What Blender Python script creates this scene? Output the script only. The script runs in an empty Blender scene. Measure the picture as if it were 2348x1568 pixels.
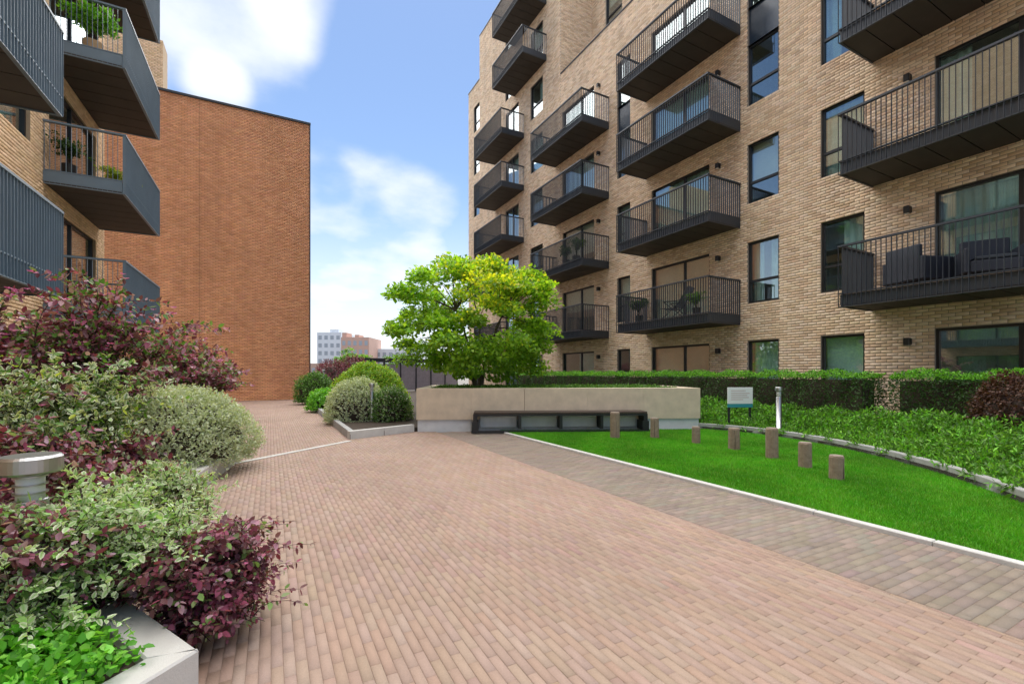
import bpy, math, random
import numpy as np
from mathutils import Vector

R = math.radians
scene = bpy.context.scene
COL = scene.collection
rng = np.random.default_rng(11)
random.seed(5)

# ------------------------------------------------------------------ camera
H = 1.4                    # eye height
YAW = 28.0                 # camera looks 28 degrees right of the street axis (+Y)
FPX, CXP, HOR = 1043.0, 1174.0, 855.0   # focal length, centre column and horizon row in a 2348 px wide copy of the photo
cam_d = bpy.data.cameras.new('camera')
cam = bpy.data.objects.new('camera', cam_d)
COL.objects.link(cam)
cam.location = (0, 0, H)
cam.rotation_euler = (math.pi / 2, 0, -R(YAW))
cam_d.sensor_width = 36.0
cam_d.lens = 36.0 * FPX / 2348.0
cam_d.shift_y = (HOR - 784.0) / 2348.0
cam_d.clip_start = 0.05
cam_d.clip_end = 4000
scene.camera = cam
SY, CY = math.sin(R(YAW)), math.cos(R(YAW))

# ------------------------------------------------------------------ sky, sun, exposure
SUN_AZ, SUN_EL = 20.0, 70.0
world = bpy.data.worlds.new('World')
scene.world = world
world.use_nodes = True
wt = world.node_tree
for n in list(wt.nodes):
    wt.nodes.remove(n)

def N(t, typ, **kw):
    n = t.nodes.new(typ)
    for k, v in kw.items():
        if k in n.inputs:
            n.inputs[k].default_value = v
        else:
            setattr(n, k, v)
    return n

def L(t, a, b):
    t.links.new(a, b)

def M(t, op, a, b=None, c=None, clamp=False):
    n = t.nodes.new('ShaderNodeMath')
    n.operation = op
    n.use_clamp = clamp
    for i, v in enumerate((a, b, c)):
        if v is None:
            continue
        if isinstance(v, (int, float)):
            n.inputs[i].default_value = v
        else:
            t.links.new(v, n.inputs[i])
    return n.outputs[0]

sky = N(wt, 'ShaderNodeTexSky')
sky.sky_type = 'NISHITA'
sky.sun_disc = False
sky.sun_elevation = R(SUN_EL)
sky.sun_rotation = R(SUN_AZ)
sky.air_density = 1.0
sky.dust_density = 0.3
sky.ozone_density = 2.5
tc = N(wt, 'ShaderNodeTexCoord')
sep = N(wt, 'ShaderNodeSeparateXYZ')
L(wt, tc.outputs['Generated'], sep.inputs[0])
zc = M(wt, 'MAXIMUM', sep.outputs[2], 0.0)
den = M(wt, 'ADD', zc, 0.22)
comb = N(wt, 'ShaderNodeCombineXYZ')
L(wt, M(wt, 'DIVIDE', sep.outputs[0], den), comb.inputs[0])
L(wt, M(wt, 'DIVIDE', sep.outputs[1], den), comb.inputs[1])
comb.inputs[2].default_value = 3.7
noi = N(wt, 'ShaderNodeTexNoise', Scale=1.9, Detail=9.0, Roughness=0.52)
L(wt, comb.outputs[0], noi.inputs['Vector'])
cover = noi.outputs[0]
def skydir(px, py):
    xc = (px - CXP) / FPX
    v = Vector((SY + xc * CY, CY - xc * SY, (HOR - py) / FPX))
    return v.normalized()
# cumulus banks seen in the photograph, as directions in the sky (the noise field carries on everywhere else)
for (px, py, rad, amp) in ((520, -20, 9.5, .19), (700, 20, 6.0, .16), (500, 205, 3.6, .20), (850, 350, 4.0, .07),
                           (960, 490, 6.0, .17), (790, 620, 8, .18), (1000, 620, 7, .18), (880, 190, 8, -.25), (1040, 260, 8, -.2), (960, 60, 8, -.3), (760, 420, 3, -.1)):
    c = skydir(px, py)
    dt = N(wt, 'ShaderNodeVectorMath', operation='DOT_PRODUCT')
    nv = N(wt, 'ShaderNodeVectorMath', operation='NORMALIZE')
    L(wt, tc.outputs['Generated'], nv.inputs[0])
    L(wt, nv.outputs[0], dt.inputs[0])
    dt.inputs[1].default_value = c
    mr = N(wt, 'ShaderNodeMapRange', interpolation_type='SMOOTHSTEP')
    L(wt, dt.outputs['Value'], mr.inputs[0])
    mr.inputs[1].default_value = math.cos(R(rad))
    mr.inputs[2].default_value = math.cos(R(rad * .25))
    mr.inputs[3].default_value = 0.0
    mr.inputs[4].default_value = amp
    cover = M(wt, 'ADD', cover, mr.outputs[0])
cmr = N(wt, 'ShaderNodeMapRange', interpolation_type='SMOOTHSTEP')
L(wt, cover, cmr.inputs[0])
cmr.inputs[1].default_value = 0.47
cmr.inputs[2].default_value = 0.86
haze_f = N(wt, 'ShaderNodeMapRange', interpolation_type='SMOOTHSTEP')
L(wt, zc, haze_f.inputs[0])
haze_f.inputs[1].default_value = 0.40
haze_f.inputs[2].default_value = 0.0
haze_f.inputs[3].default_value = 0.0
haze_f.inputs[4].default_value = 0.85
cf = M(wt, 'MAXIMUM', cmr.outputs[0], haze_f.outputs[0])
cf = M(wt, 'MULTIPLY', cf, 0.95)
bg1 = N(wt, 'ShaderNodeBackground', Strength=0.082)
L(wt, sky.outputs[0], bg1.inputs[0])
bg2 = N(wt, 'ShaderNodeBackground', Strength=0.082)
bg2.inputs[0].default_value = (5.9, 6.1, 6.4, 1)
mixw = N(wt, 'ShaderNodeMixShader')
L(wt, cf, mixw.inputs[0])
L(wt, bg1.outputs[0], mixw.inputs[1])
L(wt, bg2.outputs[0], mixw.inputs[2])
wout = N(wt, 'ShaderNodeOutputWorld')
L(wt, mixw.outputs[0], wout.inputs[0])

sun_d = bpy.data.lights.new('sun', 'SUN')
sun_d.energy = 3.8
sun_d.angle = R(108.0)     # hazy light spread by bright broken cloud: soft-edged shade as in the photograph
sun_d.color = (1.0, 0.94, 0.84)
sun = bpy.data.objects.new('sun', sun_d)
COL.objects.link(sun)
S = Vector((math.cos(R(SUN_EL)) * math.sin(R(SUN_AZ)), math.cos(R(SUN_EL)) * math.cos(R(SUN_AZ)), math.sin(R(SUN_EL))))
sun.rotation_euler = S.to_track_quat('Z', 'Y').to_euler()
sun.location = S * 60

scene.view_settings.view_transform = 'Standard'
scene.view_settings.look = 'None'
scene.view_settings.exposure = 1.2
scene.view_settings.gamma = 1.0
scene.view_settings.use_curve_mapping = False
scene.cycles.max_bounces = 8
scene.cycles.transparent_max_bounces = 24

# ------------------------------------------------------------------ helpers
def ray(px):
    xc = (px - CXP) / FPX
    return SY + xc * CY, CY - xc * SY

def gnd(px, py, z=0.0):            # a photo pixel on a level surface of height z
    t = (H - z) * FPX / (py - HOR)
    a, b = ray(px)
    return a * t, b * t

def at(px, py, t):                 # a photo pixel at forward distance t
    a, b = ray(px)
    return Vector((a * t, b * t, H + (HOR - py) * t / FPX))

def tag(o, label=None, cat=None, group=None, kind=None):
    if label: o['label'] = label
    if cat: o['category'] = cat
    if group: o['group'] = group
    if kind: o['kind'] = kind
    return o

def empty(name, loc=(0, 0, 0), rz=0.0, label=None, cat=None, group=None):
    o = bpy.data.objects.new(name, None)
    o.empty_display_size = .2
    COL.objects.link(o)
    o.location = loc
    o.rotation_euler = (0, 0, rz)
    return tag(o, label, cat, group)

def link(name, me, mat=None, parent=None, loc=(0, 0, 0), rz=0.0):
    if mat is not None and not me.materials:
        me.materials.append(mat)
    o = bpy.data.objects.new(name, me)
    COL.objects.link(o)
    o.location = loc
    o.rotation_euler = (0, 0, rz)
    if parent is not None:
        o.parent = parent
    return o

def np_mesh(name, V, polys, cols=None, smooth=False):
    V = np.asarray(V, dtype=np.float32).reshape(-1, 3)
    me = bpy.data.meshes.new(name)
    me.vertices.add(len(V))
    me.vertices.foreach_set('co', V.ravel())
    polys = [np.asarray(p, dtype=np.int32) for p in polys if len(p)]
    loops = np.concatenate([p.ravel() for p in polys])
    tot = np.concatenate([np.full(len(p), p.shape[1], dtype=np.int32) for p in polys])
    start = np.concatenate([[0], np.cumsum(tot)[:-1]]).astype(np.int32)
    me.loops.add(len(loops))
    me.loops.foreach_set('vertex_index', loops)
    me.polygons.add(len(tot))
    me.polygons.foreach_set('loop_start', start)
    me.polygons.foreach_set('loop_total', tot)
    if smooth:
        me.polygons.foreach_set('use_smooth', np.ones(len(tot), dtype=bool))
    me.update(calc_edges=True)
    if cols is not None:
        ca = me.color_attributes.new('Col', 'FLOAT_COLOR', 'POINT')
        c = np.ones((len(V), 4), dtype=np.float32)
        c[:, :3] = np.asarray(cols, dtype=np.float32).reshape(-1, 3)
        ca.data.foreach_set('color', c.ravel())
    return me

class MB:
    """collects simple shapes into one mesh"""
    def __init__(s):
        s.v, s.f = [], []
    def quad(s, a, b, c, d):
        n = len(s.v); s.v += [tuple(a), tuple(b), tuple(c), tuple(d)]; s.f.append((n, n+1, n+2, n+3)); return s
    def box(s, x0, x1, y0, y1, z0, z1, ch=0.0):
        n = len(s.v)
        if ch <= 0:
            s.v += [(x, y, z) for z in (z0, z1) for y in (y0, y1) for x in (x0, x1)]
            s.f += [(n, n+2, n+3, n+1), (n+4, n+5, n+7, n+6), (n, n+1, n+5, n+4), (n+2, n+6, n+7, n+3), (n, n+4, n+6, n+2), (n+1, n+3, n+7, n+5)]
        else:      # all twelve edges chamfered
            xs, ys, zs = (x0, x1), (y0, y1), (z0, z1)
            idx = {}
            for i in (0, 1):
                for j in (0, 1):
                    for k in (0, 1):
                        sx, sy, sz = (1 if i == 0 else -1) * ch, (1 if j == 0 else -1) * ch, (1 if k == 0 else -1) * ch
                        for ax in range(3):
                            p = [xs[i] + sx, ys[j] + sy, zs[k] + sz]
                            p[ax] = (xs[i], ys[j], zs[k])[ax]
                            idx[(i, j, k, ax)] = len(s.v)
                            s.v.append(tuple(p))
            g = lambda i, j, k, a: idx[(i, j, k, a)]
            for i in (0, 1):
                s.f.append((g(i,0,0,0), g(i,1,0,0), g(i,1,1,0), g(i,0,1,0)))
                s.f.append((g(0,i,0,1), g(1,i,0,1), g(1,i,1,1), g(0,i,1,1)))
                s.f.append((g(0,0,i,2), g(1,0,i,2), g(1,1,i,2), g(0,1,i,2)))
            for i in (0, 1):
                for j in (0, 1):
                    s.f.append((g(i,j,0,0), g(i,j,1,0), g(i,j,1,1), g(i,j,0,1)))
                    s.f.append((g(i,0,j,0), g(i,1,j,0), g(i,1,j,2), g(i,0,j,2)))
                    s.f.append((g(0,i,j,1), g(1,i,j,1), g(1,i,j,2), g(0,i,j,2)))
                    for k in (0, 1):
                        s.f.append((g(i,j,k,0), g(i,j,k,1), g(i,j,k,2)))
        return s
    def lathe(s, prof, n=14, c=(0, 0, 0), jit=0.0):
        b = len(s.v)
        for (r, z) in prof:
            for i in range(n):
                a = 2 * math.pi * i / n
                rr = r * (1 + random.uniform(-jit, jit))
                s.v.append((c[0] + rr * math.cos(a), c[1] + rr * math.sin(a), c[2] + z))
        for k in range(len(prof) - 1):
            for i in range(n):
                j = (i + 1) % n
                s.f.append((b + k*n + i, b + k*n + j, b + (k+1)*n + j, b + (k+1)*n + i))
        s.f.append(tuple(b + i for i in range(n))[::-1])
        s.f.append(tuple(b + (len(prof)-1)*n + i for i in range(n)))
        return s
    def tube(s, pts, radii, n=6):
        b = len(s.v)
        pts = [Vector(p) for p in pts]
        for k, p in enumerate(pts):
            d = (pts[min(k+1, len(pts)-1)] - pts[max(k-1, 0)]).normalized()
            u = d.cross(Vector((0, 0, 1)) if abs(d.z) < .9 else Vector((1, 0, 0))).normalized()
            w = d.cross(u)
            for i in range(n):
                a = 2 * math.pi * i / n
                s.v.append(tuple(p + (u * math.cos(a) + w * math.sin(a)) * radii[k]))
        for k in range(len(pts) - 1):
            for i in range(n):
                j = (i + 1) % n
                s.f.append((b + k*n + i, b + k*n + j, b + (k+1)*n + j, b + (k+1)*n + i))
        s.f.append(tuple(b + i for i in range(n)))
        s.f.append(tuple(b + (len(pts)-1)*n + i for i in range(n))[::-1])
        return s
    def poly(s, pts, z0, z1):          # extruded polygon, counter-clockwise
        b = len(s.v); n = len(pts)
        s.v += [(p[0], p[1], z0) for p in pts] + [(p[0], p[1], z1) for p in pts]
        s.f.append(tuple(range(b + n, b + 2*n)))
        s.f.append(tuple(range(b, b + n))[::-1])
        for i in range(n):
            j = (i + 1) % n
            s.f.append((b + i, b + j, b + n + j, b + n + i))
        return s
    def mesh(s, name, smooth=False):
        me = bpy.data.meshes.new(name)
        me.from_pydata(s.v, [], s.f)
        me.update()
        if smooth:
            for p in me.polygons: p.use_smooth = True
        return me
    def obj(s, name, mat, parent=None, loc=(0, 0, 0), rz=0.0, smooth=False):
        return link(name, s.mesh(name, smooth), mat, parent, loc, rz)

def inpoly(x, y, poly):
    x = np.asarray(x); y = np.asarray(y)
    c = np.zeros(x.shape, dtype=bool)
    n = len(poly)
    for i in range(n):
        x0, y0 = poly[i]; x1, y1 = poly[(i + 1) % n]
        if y0 == y1: continue
        k = ((y0 > y) != (y1 > y)) & (x < (x1 - x0) * (y - y0) / (y1 - y0) + x0)
        c ^= k
    return c

# ------------------------------------------------------------------ materials
def newmat(name):
    m = bpy.data.materials.new(name)
    m.use_nodes = True
    t = m.node_tree
    b = t.nodes['Principled BSDF']
    return m, t, b

def plain(name, col, rough=.6, metal=0.0, var=.12, scale=6.0, bump=0.0, bscale=60.0, spec=.5, col2=None):
    m, t, b = newmat(name)
    b.inputs['Roughness'].default_value = rough
    b.inputs['Metallic'].default_value = metal
    b.inputs['Specular IOR Level'].default_value = spec
    tcn = N(t, 'ShaderNodeTexCoord')
    no = N(t, 'ShaderNodeTexNoise', Scale=scale, Detail=6.0, Roughness=.6)
    L(t, tcn.outputs['Object'], no.inputs['Vector'])
    mr = N(t, 'ShaderNodeMapRange')
    L(t, no.outputs[0], mr.inputs[0])
    mr.inputs[1].default_value = .25; mr.inputs[2].default_value = .75
    mx = N(t, 'ShaderNodeMix', data_type='RGBA')
    L(t, mr.outputs[0], mx.inputs[0])
    c2 = col2 or tuple(min(1, c * (1 + var)) for c in col)
    c1 = col if col2 else tuple(c * (1 - var) for c in col)
    mx.inputs[6].default_value = (*c1, 1); mx.inputs[7].default_value = (*c2, 1)
    L(t, mx.outputs[2], b.inputs['Base Color'])
    if bump > 0:
        n2 = N(t, 'ShaderNodeTexNoise', Scale=bscale, Detail=8.0, Roughness=.65)
        L(t, tcn.outputs['Object'], n2.inputs['Vector'])
        bp = N(t, 'ShaderNodeBump', Strength=bump, Distance=.01)
        L(t, n2.outputs[0], bp.inputs['Height'])
        L(t, bp.outputs[0], b.inputs['Normal'])
    return m

def attr_mat(name, rough=.85, bump=.35, bscale=90.0, stain=.22, sscale=.6, spec=.3, streak=0.0):
    """per-piece colour from the mesh attribute, with grain and large soft weathering"""
    m, t, b = newmat(name)
    b.inputs['Roughness'].default_value = rough
    b.inputs['Specular IOR Level'].default_value = spec
    at_ = N(t, 'ShaderNodeAttribute', attribute_name='Col')
    g = N(t, 'ShaderNodeNewGeometry')
    no = N(t, 'ShaderNodeTexNoise', Scale=sscale, Detail=5.0, Roughness=.6)
    L(t, g.outputs['Position'], no.inputs['Vector'])
    n2 = N(t, 'ShaderNodeTexNoise', Scale=bscale, Detail=4.0, Roughness=.7)
    L(t, g.outputs['Position'], n2.inputs['Vector'])
    f = M(t, 'ADD', M(t, 'MULTIPLY', M(t, 'SUBTRACT', no.outputs[0], .5), stain * 2), 1.0)
    n3 = N(t, 'ShaderNodeTexNoise', Scale=sscale * 5.5, Detail=6.0, Roughness=.65)
    L(t, g.outputs['Position'], n3.inputs['Vector'])
    spot = N(t, 'ShaderNodeMapRange', interpolation_type='SMOOTHSTEP')
    L(t, n3.outputs[0], spot.inputs[0]); spot.inputs[1].default_value = .60; spot.inputs[2].default_value = .78
    spot.inputs[3].default_value = 1.0; spot.inputs[4].default_value = 1 - stain * 1.1
    f = M(t, 'MULTIPLY', f, spot.outputs[0])
    if streak:
        mp = N(t, 'ShaderNodeMapping'); mp.inputs['Scale'].default_value = (1.6, 1.6, .11)
        L(t, g.outputs['Position'], mp.inputs['Vector'])
        n4 = N(t, 'ShaderNodeTexNoise', Scale=1.0, Detail=5.0, Roughness=.6)
        L(t, mp.outputs[0], n4.inputs['Vector'])
        f = M(t, 'MULTIPLY', f, M(t, 'ADD', M(t, 'MULTIPLY', M(t, 'SUBTRACT', n4.outputs[0], .5), streak), 1.0))
    f = M(t, 'MULTIPLY', f, M(t, 'ADD', M(t, 'MULTIPLY', M(t, 'SUBTRACT', n2.outputs[0], .5), .5), 1.0))
    vm = N(t, 'ShaderNodeVectorMath', operation='SCALE')
    L(t, at_.outputs['Color'], vm.inputs[0]); L(t, f, vm.inputs['Scale'])
    L(t, vm.outputs[0], b.inputs['Base Color'])
    bp = N(t, 'ShaderNodeBump', Strength=bump, Distance=.004)
    L(t, n2.outputs[0], bp.inputs['Height'])
    L(t, bp.outputs[0], b.inputs['Normal'])
    return m

def leaf_mat(name, trans=.35, rough=.42, warm=(1.25, 1.25, .55), spec=.35):
    m, t, b = newmat(name)
    b.inputs['Roughness'].default_value = rough
    b.inputs['Specular IOR Level'].default_value = spec
    at_ = N(t, 'ShaderNodeAttribute', attribute_name='Col')
    L(t, at_.outputs['Color'], b.inputs['Base Color'])
    tr = N(t, 'ShaderNodeBsdfTranslucent')
    vm = N(t, 'ShaderNodeVectorMath', operation='MULTIPLY')
    L(t, at_.outputs['Color'], vm.inputs[0]); vm.inputs[1].default_value = warm
    L(t, vm.outputs[0], tr.inputs['Color'])
    mx = N(t, 'ShaderNodeMixShader'); mx.inputs[0].default_value = trans
    out = t.nodes['Material Output']
    L(t, b.outputs[0], mx.inputs[1]); L(t, tr.outputs[0], mx.inputs[2])
    L(t, mx.outputs[0], out.inputs['Surface'])
    return m

def glass_mat(name, tint=(.86, .94, .93), base=.19):
    m, t, b = newmat(name)
    t.nodes.remove(b)
    tr = N(t, 'ShaderNodeBsdfTransparent'); tr.inputs[0].default_value = (*tint, 1)
    gl = N(t, 'ShaderNodeBsdfGlossy'); gl.inputs['Roughness'].default_value = .015
    gl.inputs[0].default_value = (.92, .97, 1, 1)
    lw_n = N(t, 'ShaderNodeLayerWeight', Blend=.5)          # symmetric on both faces of the pane
    f = M(t, 'ADD', M(t, 'MULTIPLY', M(t, 'POWER', lw_n.outputs['Facing'], 4.0), 1 - base), base, clamp=True)
    # float glass is never perfectly flat
    g = N(t, 'ShaderNodeNewGeometry')
    no = N(t, 'ShaderNodeTexNoise', Scale=.7, Detail=1.0)
    L(t, g.outputs['Position'], no.inputs['Vector'])
    bp = N(t, 'ShaderNodeBump', Strength=.012, Distance=.05)
    L(t, no.outputs[0], bp.inputs['Height'])
    L(t, bp.outputs[0], gl.inputs['Normal'])
    mx = N(t, 'ShaderNodeMixShader')
    L(t, f, mx.inputs[0]); L(t, tr.outputs[0], mx.inputs[1]); L(t, gl.outputs[0], mx.inputs[2])
    L(t, mx.outputs[0], t.nodes['Material Output'].inputs['Surface'])
    return m

MAT = dict(
    brick=attr_mat('brick_faces', streak=.45),
    paver=attr_mat('clay_pavers', rough=.8, bscale=140, stain=.28, sscale=.55),
    mortar=plain('mortar', (.30, .255, .21), .95, var=.15, bump=.3),
    mortar_red=plain('mortar_brown', (.20, .115, .07), .95, var=.15, bump=.3),
    mortar_tan=plain('mortar_tan', (.36, .27, .18), .95, var=.15, bump=.3),
    joint=plain('paving_joint_sand', (.30, .215, .168), .95, var=.2, bump=.3),
    metal=plain('slate_metal', (.034, .042, .054), .42, var=.10, scale=2.0),
    metal_l=plain('blue_slate_metal', (.135, .19, .24), .42, var=.12, scale=1.5),
    soffit=plain('soffit_board', (.045, .038, .032), .7, var=.2, scale=2.0),
    frame=plain('window_frame', (.012, .014, .017), .4, var=.1),
    spandrel=plain('spandrel_panel', (.02, .032, .05), .22, var=.15, spec=.7),
    glass=glass_mat('window_glass'),
    room=plain('room_plaster', (.45, .43, .38), .9, var=.1),
    blind=plain('roller_blind', (.66, .63, .54), .85, var=.06),
    curtain=plain('pale_curtain', (.55, .68, .65), .9, var=.12),
    dark_blind=plain('grey_blind', (.22, .27, .24), .85, var=.1),
    concrete=plain('pale_concrete', (.55, .545, .52), .85, var=.10, scale=5, bump=.25, bscale=120),
    concrete_g=plain('grey_concrete', (.34, .345, .34), .85, var=.16, scale=5, bump=.3, bscale=120),
    stone=plain('beige_stone', (.62, .515, .385), .8, var=.16, scale=3.5, bump=.2, bscale=150),
    plinth=plain('plinth_stone', (.60, .62, .63), .8, var=.10, scale=6, bump=.2, bscale=120),
    coping=plain('dark_coping', (.03, .034, .04), .5, var=.1),
    soil=plain('soil', (.05, .035, .024), .95, var=.35, scale=12, bump=.8, bscale=40),
    turf=plain('turf_soil', (.05, .16, .012), .95, var=.3, scale=9, bump=.5, bscale=80),
    bark=plain('bark', (.085, .066, .05), .9, var=.35, scale=14, bump=.8, bscale=30),
    twig=plain('twigs', (.05, .035, .025), .9, var=.3),
    timber=plain('weathered_timber', (.21, .145, .10), .85, scale=14, bump=.6, bscale=70, col2=(.33, .25, .19)),
    endgrain=plain('timber_end', (.27, .225, .18), .85, var=.3, scale=30, bump=.4),
    bench=plain('bench_timber', (.055, .035, .024), .65, var=.25, scale=8, bump=.3),
    steel=plain('brushed_steel', (.42, .43, .44), .36, metal=1.0, var=.06),
    dark=plain('black_paint', (.012, .012, .013), .45, var=.1),
    navy=plain('wicker', (.020, .026, .042), .55, var=.3, scale=80, bump=.8, bscale=150),
    white=plain('white_board', (.78, .79, .80), .4, var=.02),
    teal=plain('teal_print', (.03, .26, .30), .4, var=.05),
    print=plain('faint_print', (.55, .40, .38), .5, var=.2),
    leaf=leaf_mat('leaves'),
    leaf_t=leaf_mat('tree_leaves', trans=.5, warm=(1.5, 1.4, .4)),
    petal=leaf_mat('petals', trans=.3, warm=(1, 1, 1)),
    grass=leaf_mat('grass_blades', trans=.3, rough=.5, warm=(1.2, 1.25, .4)),
    ground=plain('far_ground', (.16, .15, .13), .95, var=.25, scale=.3, bump=.3, bscale=4),
    tan=plain('tan_render', (.42, .31, .20), .9, var=.1, bump=.2),
    roof=plain('roof_membrane', (.16, .16, .16), .9, var=.1),
    lamp=plain('lamp_lens', (.7, .72, .70), .3, var=.03),
)
PAL_BUFF = [((c[0] * .68 + .145) * 1.62, (c[1] * .68 + .115) * 1.57, (c[2] * .68 + .088) * 1.46) for c in [(.47,.36,.265), (.42,.315,.23), (.50,.40,.31), (.37,.265,.185), (.45,.37,.31), (.52,.43,.345), (.40,.30,.215), (.32,.235,.175), (.47,.385,.295), (.50,.425,.35)]]
PAL_BROWN = [((c[0] * .6 + .118) * 2.3, (c[1] * .6 + .054) * 2.45, (c[2] * .6 + .028) * 2.5) for c in [(.30,.135,.065), (.27,.115,.055), (.33,.155,.080), (.245,.105,.052), (.30,.145,.078), (.34,.165,.088), (.28,.125,.068)]]
PAL_TAN = [tuple(v * 1.55 for v in c) for c in [(.52,.37,.235), (.48,.335,.205), (.55,.40,.265), (.46,.32,.20), (.53,.385,.25)]]
PAL_PAVE = [(.352,.250,.198), (.345,.244,.193), (.36,.257,.205), (.338,.24,.19), (.358,.26,.209), (.35,.25,.199), (.33,.235,.187), (.362,.264,.213)]
PAL_BAND = [(.255,.205,.17), (.243,.196,.162), (.265,.213,.178), (.235,.19,.158), (.26,.21,.177), (.268,.217,.18)]

def pick(pal, n, jit=.028):
    p = np.array(pal)[rng.integers(0, len(pal), n)]
    return np.clip(p * (1 + rng.normal(0, jit, (n, 1))) + rng.normal(0, .006, (n, 3)), .003, 1)

# ------------------------------------------------------------------ masonry pieces
def piece_verts(a0, a1, b0, b1, O, A, B, Nn, h, ch):
    """raised block with chamfered edges, 8 vertices"""
    O, A, B, Nn = (np.asarray(q, float) for q in (O, A, B, Nn))
    n = len(a0)
    P = np.zeros((n, 8, 3))
    aa = [a0, a1, a1, a0]; bb = [b0, b0, b1, b1]; sa = [1, -1, -1, 1]; sb = [1, 1, -1, -1]
    for k in range(4):
        P[:, k] = O + aa[k][:, None] * A + bb[k][:, None] * B
        P[:, 4 + k] = O + (aa[k] + sa[k] * ch)[:, None] * A + (bb[k] + sb[k] * ch)[:, None] * B + np.asarray(h).reshape(-1, 1) * Nn
    return P

QUADS = np.array([(4,5,6,7), (0,1,5,4), (1,2,6,5), (2,3,7,6), (3,0,4,7)])

def pieces_mesh(name, P, cols, flip):
    n = len(P)
    q = QUADS[:, ::-1] if flip else QUADS
    F = (np.arange(n)[:, None, None] * 8 + q[None]).reshape(-1, 4)
    return np_mesh(name, P.reshape(-1, 3), [F], np.repeat(cols, 8, axis=0))

def place_pieces(parent, nm, rest_name, rects, pal, mat, O, A, B, Nn, h, ch, singles, full, zero=None):
    """rects: (n,4) a0,a1,b0,b1.  The ones nearest the camera become objects of their own, the rest one joined part"""
    A3, B3, N3 = np.asarray(A, float), np.asarray(B, float), np.asarray(Nn, float)
    flip = np.dot(np.cross(A3, B3), N3) < 0
    n = len(rects)
    cols = pick(pal, n)
    cen = np.asarray(O) + ((rects[:, 0] + rects[:, 1]) / 2)[:, None] * A3 + ((rects[:, 2] + rects[:, 3]) / 2)[:, None] * B3
    chosen = np.zeros(n, bool)
    if singles:
        rel = cen - np.array((0, 0, H))
        f = rel[:, 0] * SY + rel[:, 1] * CY; r = rel[:, 0] * CY - rel[:, 1] * SY
        px = CXP + FPX * r / np.maximum(f, .01); py = HOR - FPX * rel[:, 2] / np.maximum(f, .01)
        ok = (f > .3) & (px > 10) & (px < 2338) & (py > 5) & (py < 1560)
        ok &= (np.abs(rects[:, 1] - rects[:, 0] - full) < .004)
        if zero is not None: ok &= zero(cen, px, py)
        d = np.linalg.norm(rel, axis=1); d[~ok] = 1e9
        idx = np.argsort(d)[:singles]
        idx = idx[d[idx] < 1e8]
        chosen[idx] = True
        vm = []
        b_w = rects[idx[0], 3] - rects[idx[0], 2]
        for k in range(14):
            hh = h * random.uniform(.7, 1.25)
            P = piece_verts(np.array([0.]), np.array([full]), np.array([0.]), np.array([b_w]), (0, 0, 0), A, B, Nn, np.array([hh]), ch)
            me = pieces_mesh(nm, P, pick(pal, 1), flip); me.materials.append(mat); vm.append(me)
        for i in idx:
            o = link(nm, vm[rng.integers(0, 14)], None, parent)
            o.location = Vector(np.asarray(O) + rects[i, 0] * A3 + rects[i, 2] * B3)
    rest = ~chosen
    rr = rects[rest]
    P = piece_verts(rr[:, 0], rr[:, 1], rr[:, 2], rr[:, 3], O, A, B, Nn, h * rng.uniform(.7, 1.25, len(rr)), ch)
    o = link(rest_name, pieces_mesh(rest_name, P, cols[rest], flip), mat, parent)
    o['kind'] = 'stuff'

def courses(a0, a1, b0, b1, openings, bl=.225, bh=.075, j=.010, stagger=.5):
    out = []
    nrow = int(math.ceil((b1 - b0) / bh))
    for k in range(nrow):
        zb = b0 + k * bh; zt = min(zb + bh - j, b1)
        if zt - zb < .02: continue
        zm = (zb + zt) / 2
        iv = [(a0, a1)]
        for (o0, o1, p0, p1) in openings:
            if p0 <= zm <= p1:
                nx = []
                for (s, e) in iv:
                    if o1 <= s or o0 >= e: nx.append((s, e)); continue
                    if o0 > s: nx.append((s, o0))
                    if o1 < e: nx.append((o1, e))
                iv = nx
        off = (k % 2) * bl * stagger
        for (s, e) in iv:
            i0 = math.floor((s - off) / bl); i1 = math.ceil((e - off) / bl)
            u = off + np.arange(i0, i1 + 1) * bl
            u0 = np.maximum(u, s); u1 = np.minimum(u + bl - j, e)
            g = (u1 - u0) > .03
            out.append(np.stack([u0[g], u1[g], np.full(g.sum(), zb), np.full(g.sum(), zt)], 1))
    return np.concatenate(out)

def brick_wall(parent, O, A, Nn, a0, a1, b0, b1, openings, pal, mortar, singles=0, reveal=.16, name='wall', zero=None):
    O, A3, N3, B3 = np.array(O, float), np.array(A, float), np.array(Nn, float), np.array((0, 0, 1.))
    W = lambda a, n, z: tuple(O + a * A3 + n * N3 + z * B3)
    mb = MB()
    us = sorted({a0, a1, *[v for o in openings for v in o[:2] if a0 < v < a1]})
    zs = sorted({b0, b1, *[v for o in openings for v in o[2:] if b0 < v < b1]})
    for i in range(len(us) - 1):
        for k in range(len(zs) - 1):
            um, zm = (us[i] + us[i+1]) / 2, (zs[k] + zs[k+1]) / 2
            if any(o[0] < um < o[1] and o[2] < zm < o[3] for o in openings): continue
            mb.quad(W(us[i], 0, zs[k]), W(us[i+1], 0, zs[k]), W(us[i+1], 0, zs[k+1]), W(us[i], 0, zs[k+1]))
    for (o0, o1, p0, p1) in openings:
        for (u0, z0, u1, z1) in ((o0, p0, o1, p0), (o0, p1, o1, p1), (o0, p0, o0, p1), (o1, p0, o1, p1)):
            mb.quad(W(u0, .006, z0), W(u1, .006, z1), W(u1, -reveal, z1), W(u0, -reveal, z0))
    w = mb.obj(name, mortar, parent)
    rects = courses(a0, a1, b0, b1, openings)
    place_pieces(w, 'brick', 'brickwork', rects, pal, MAT['brick'], O, A3, B3, N3, .009, .004, singles, .215, zero)
    return w

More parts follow.
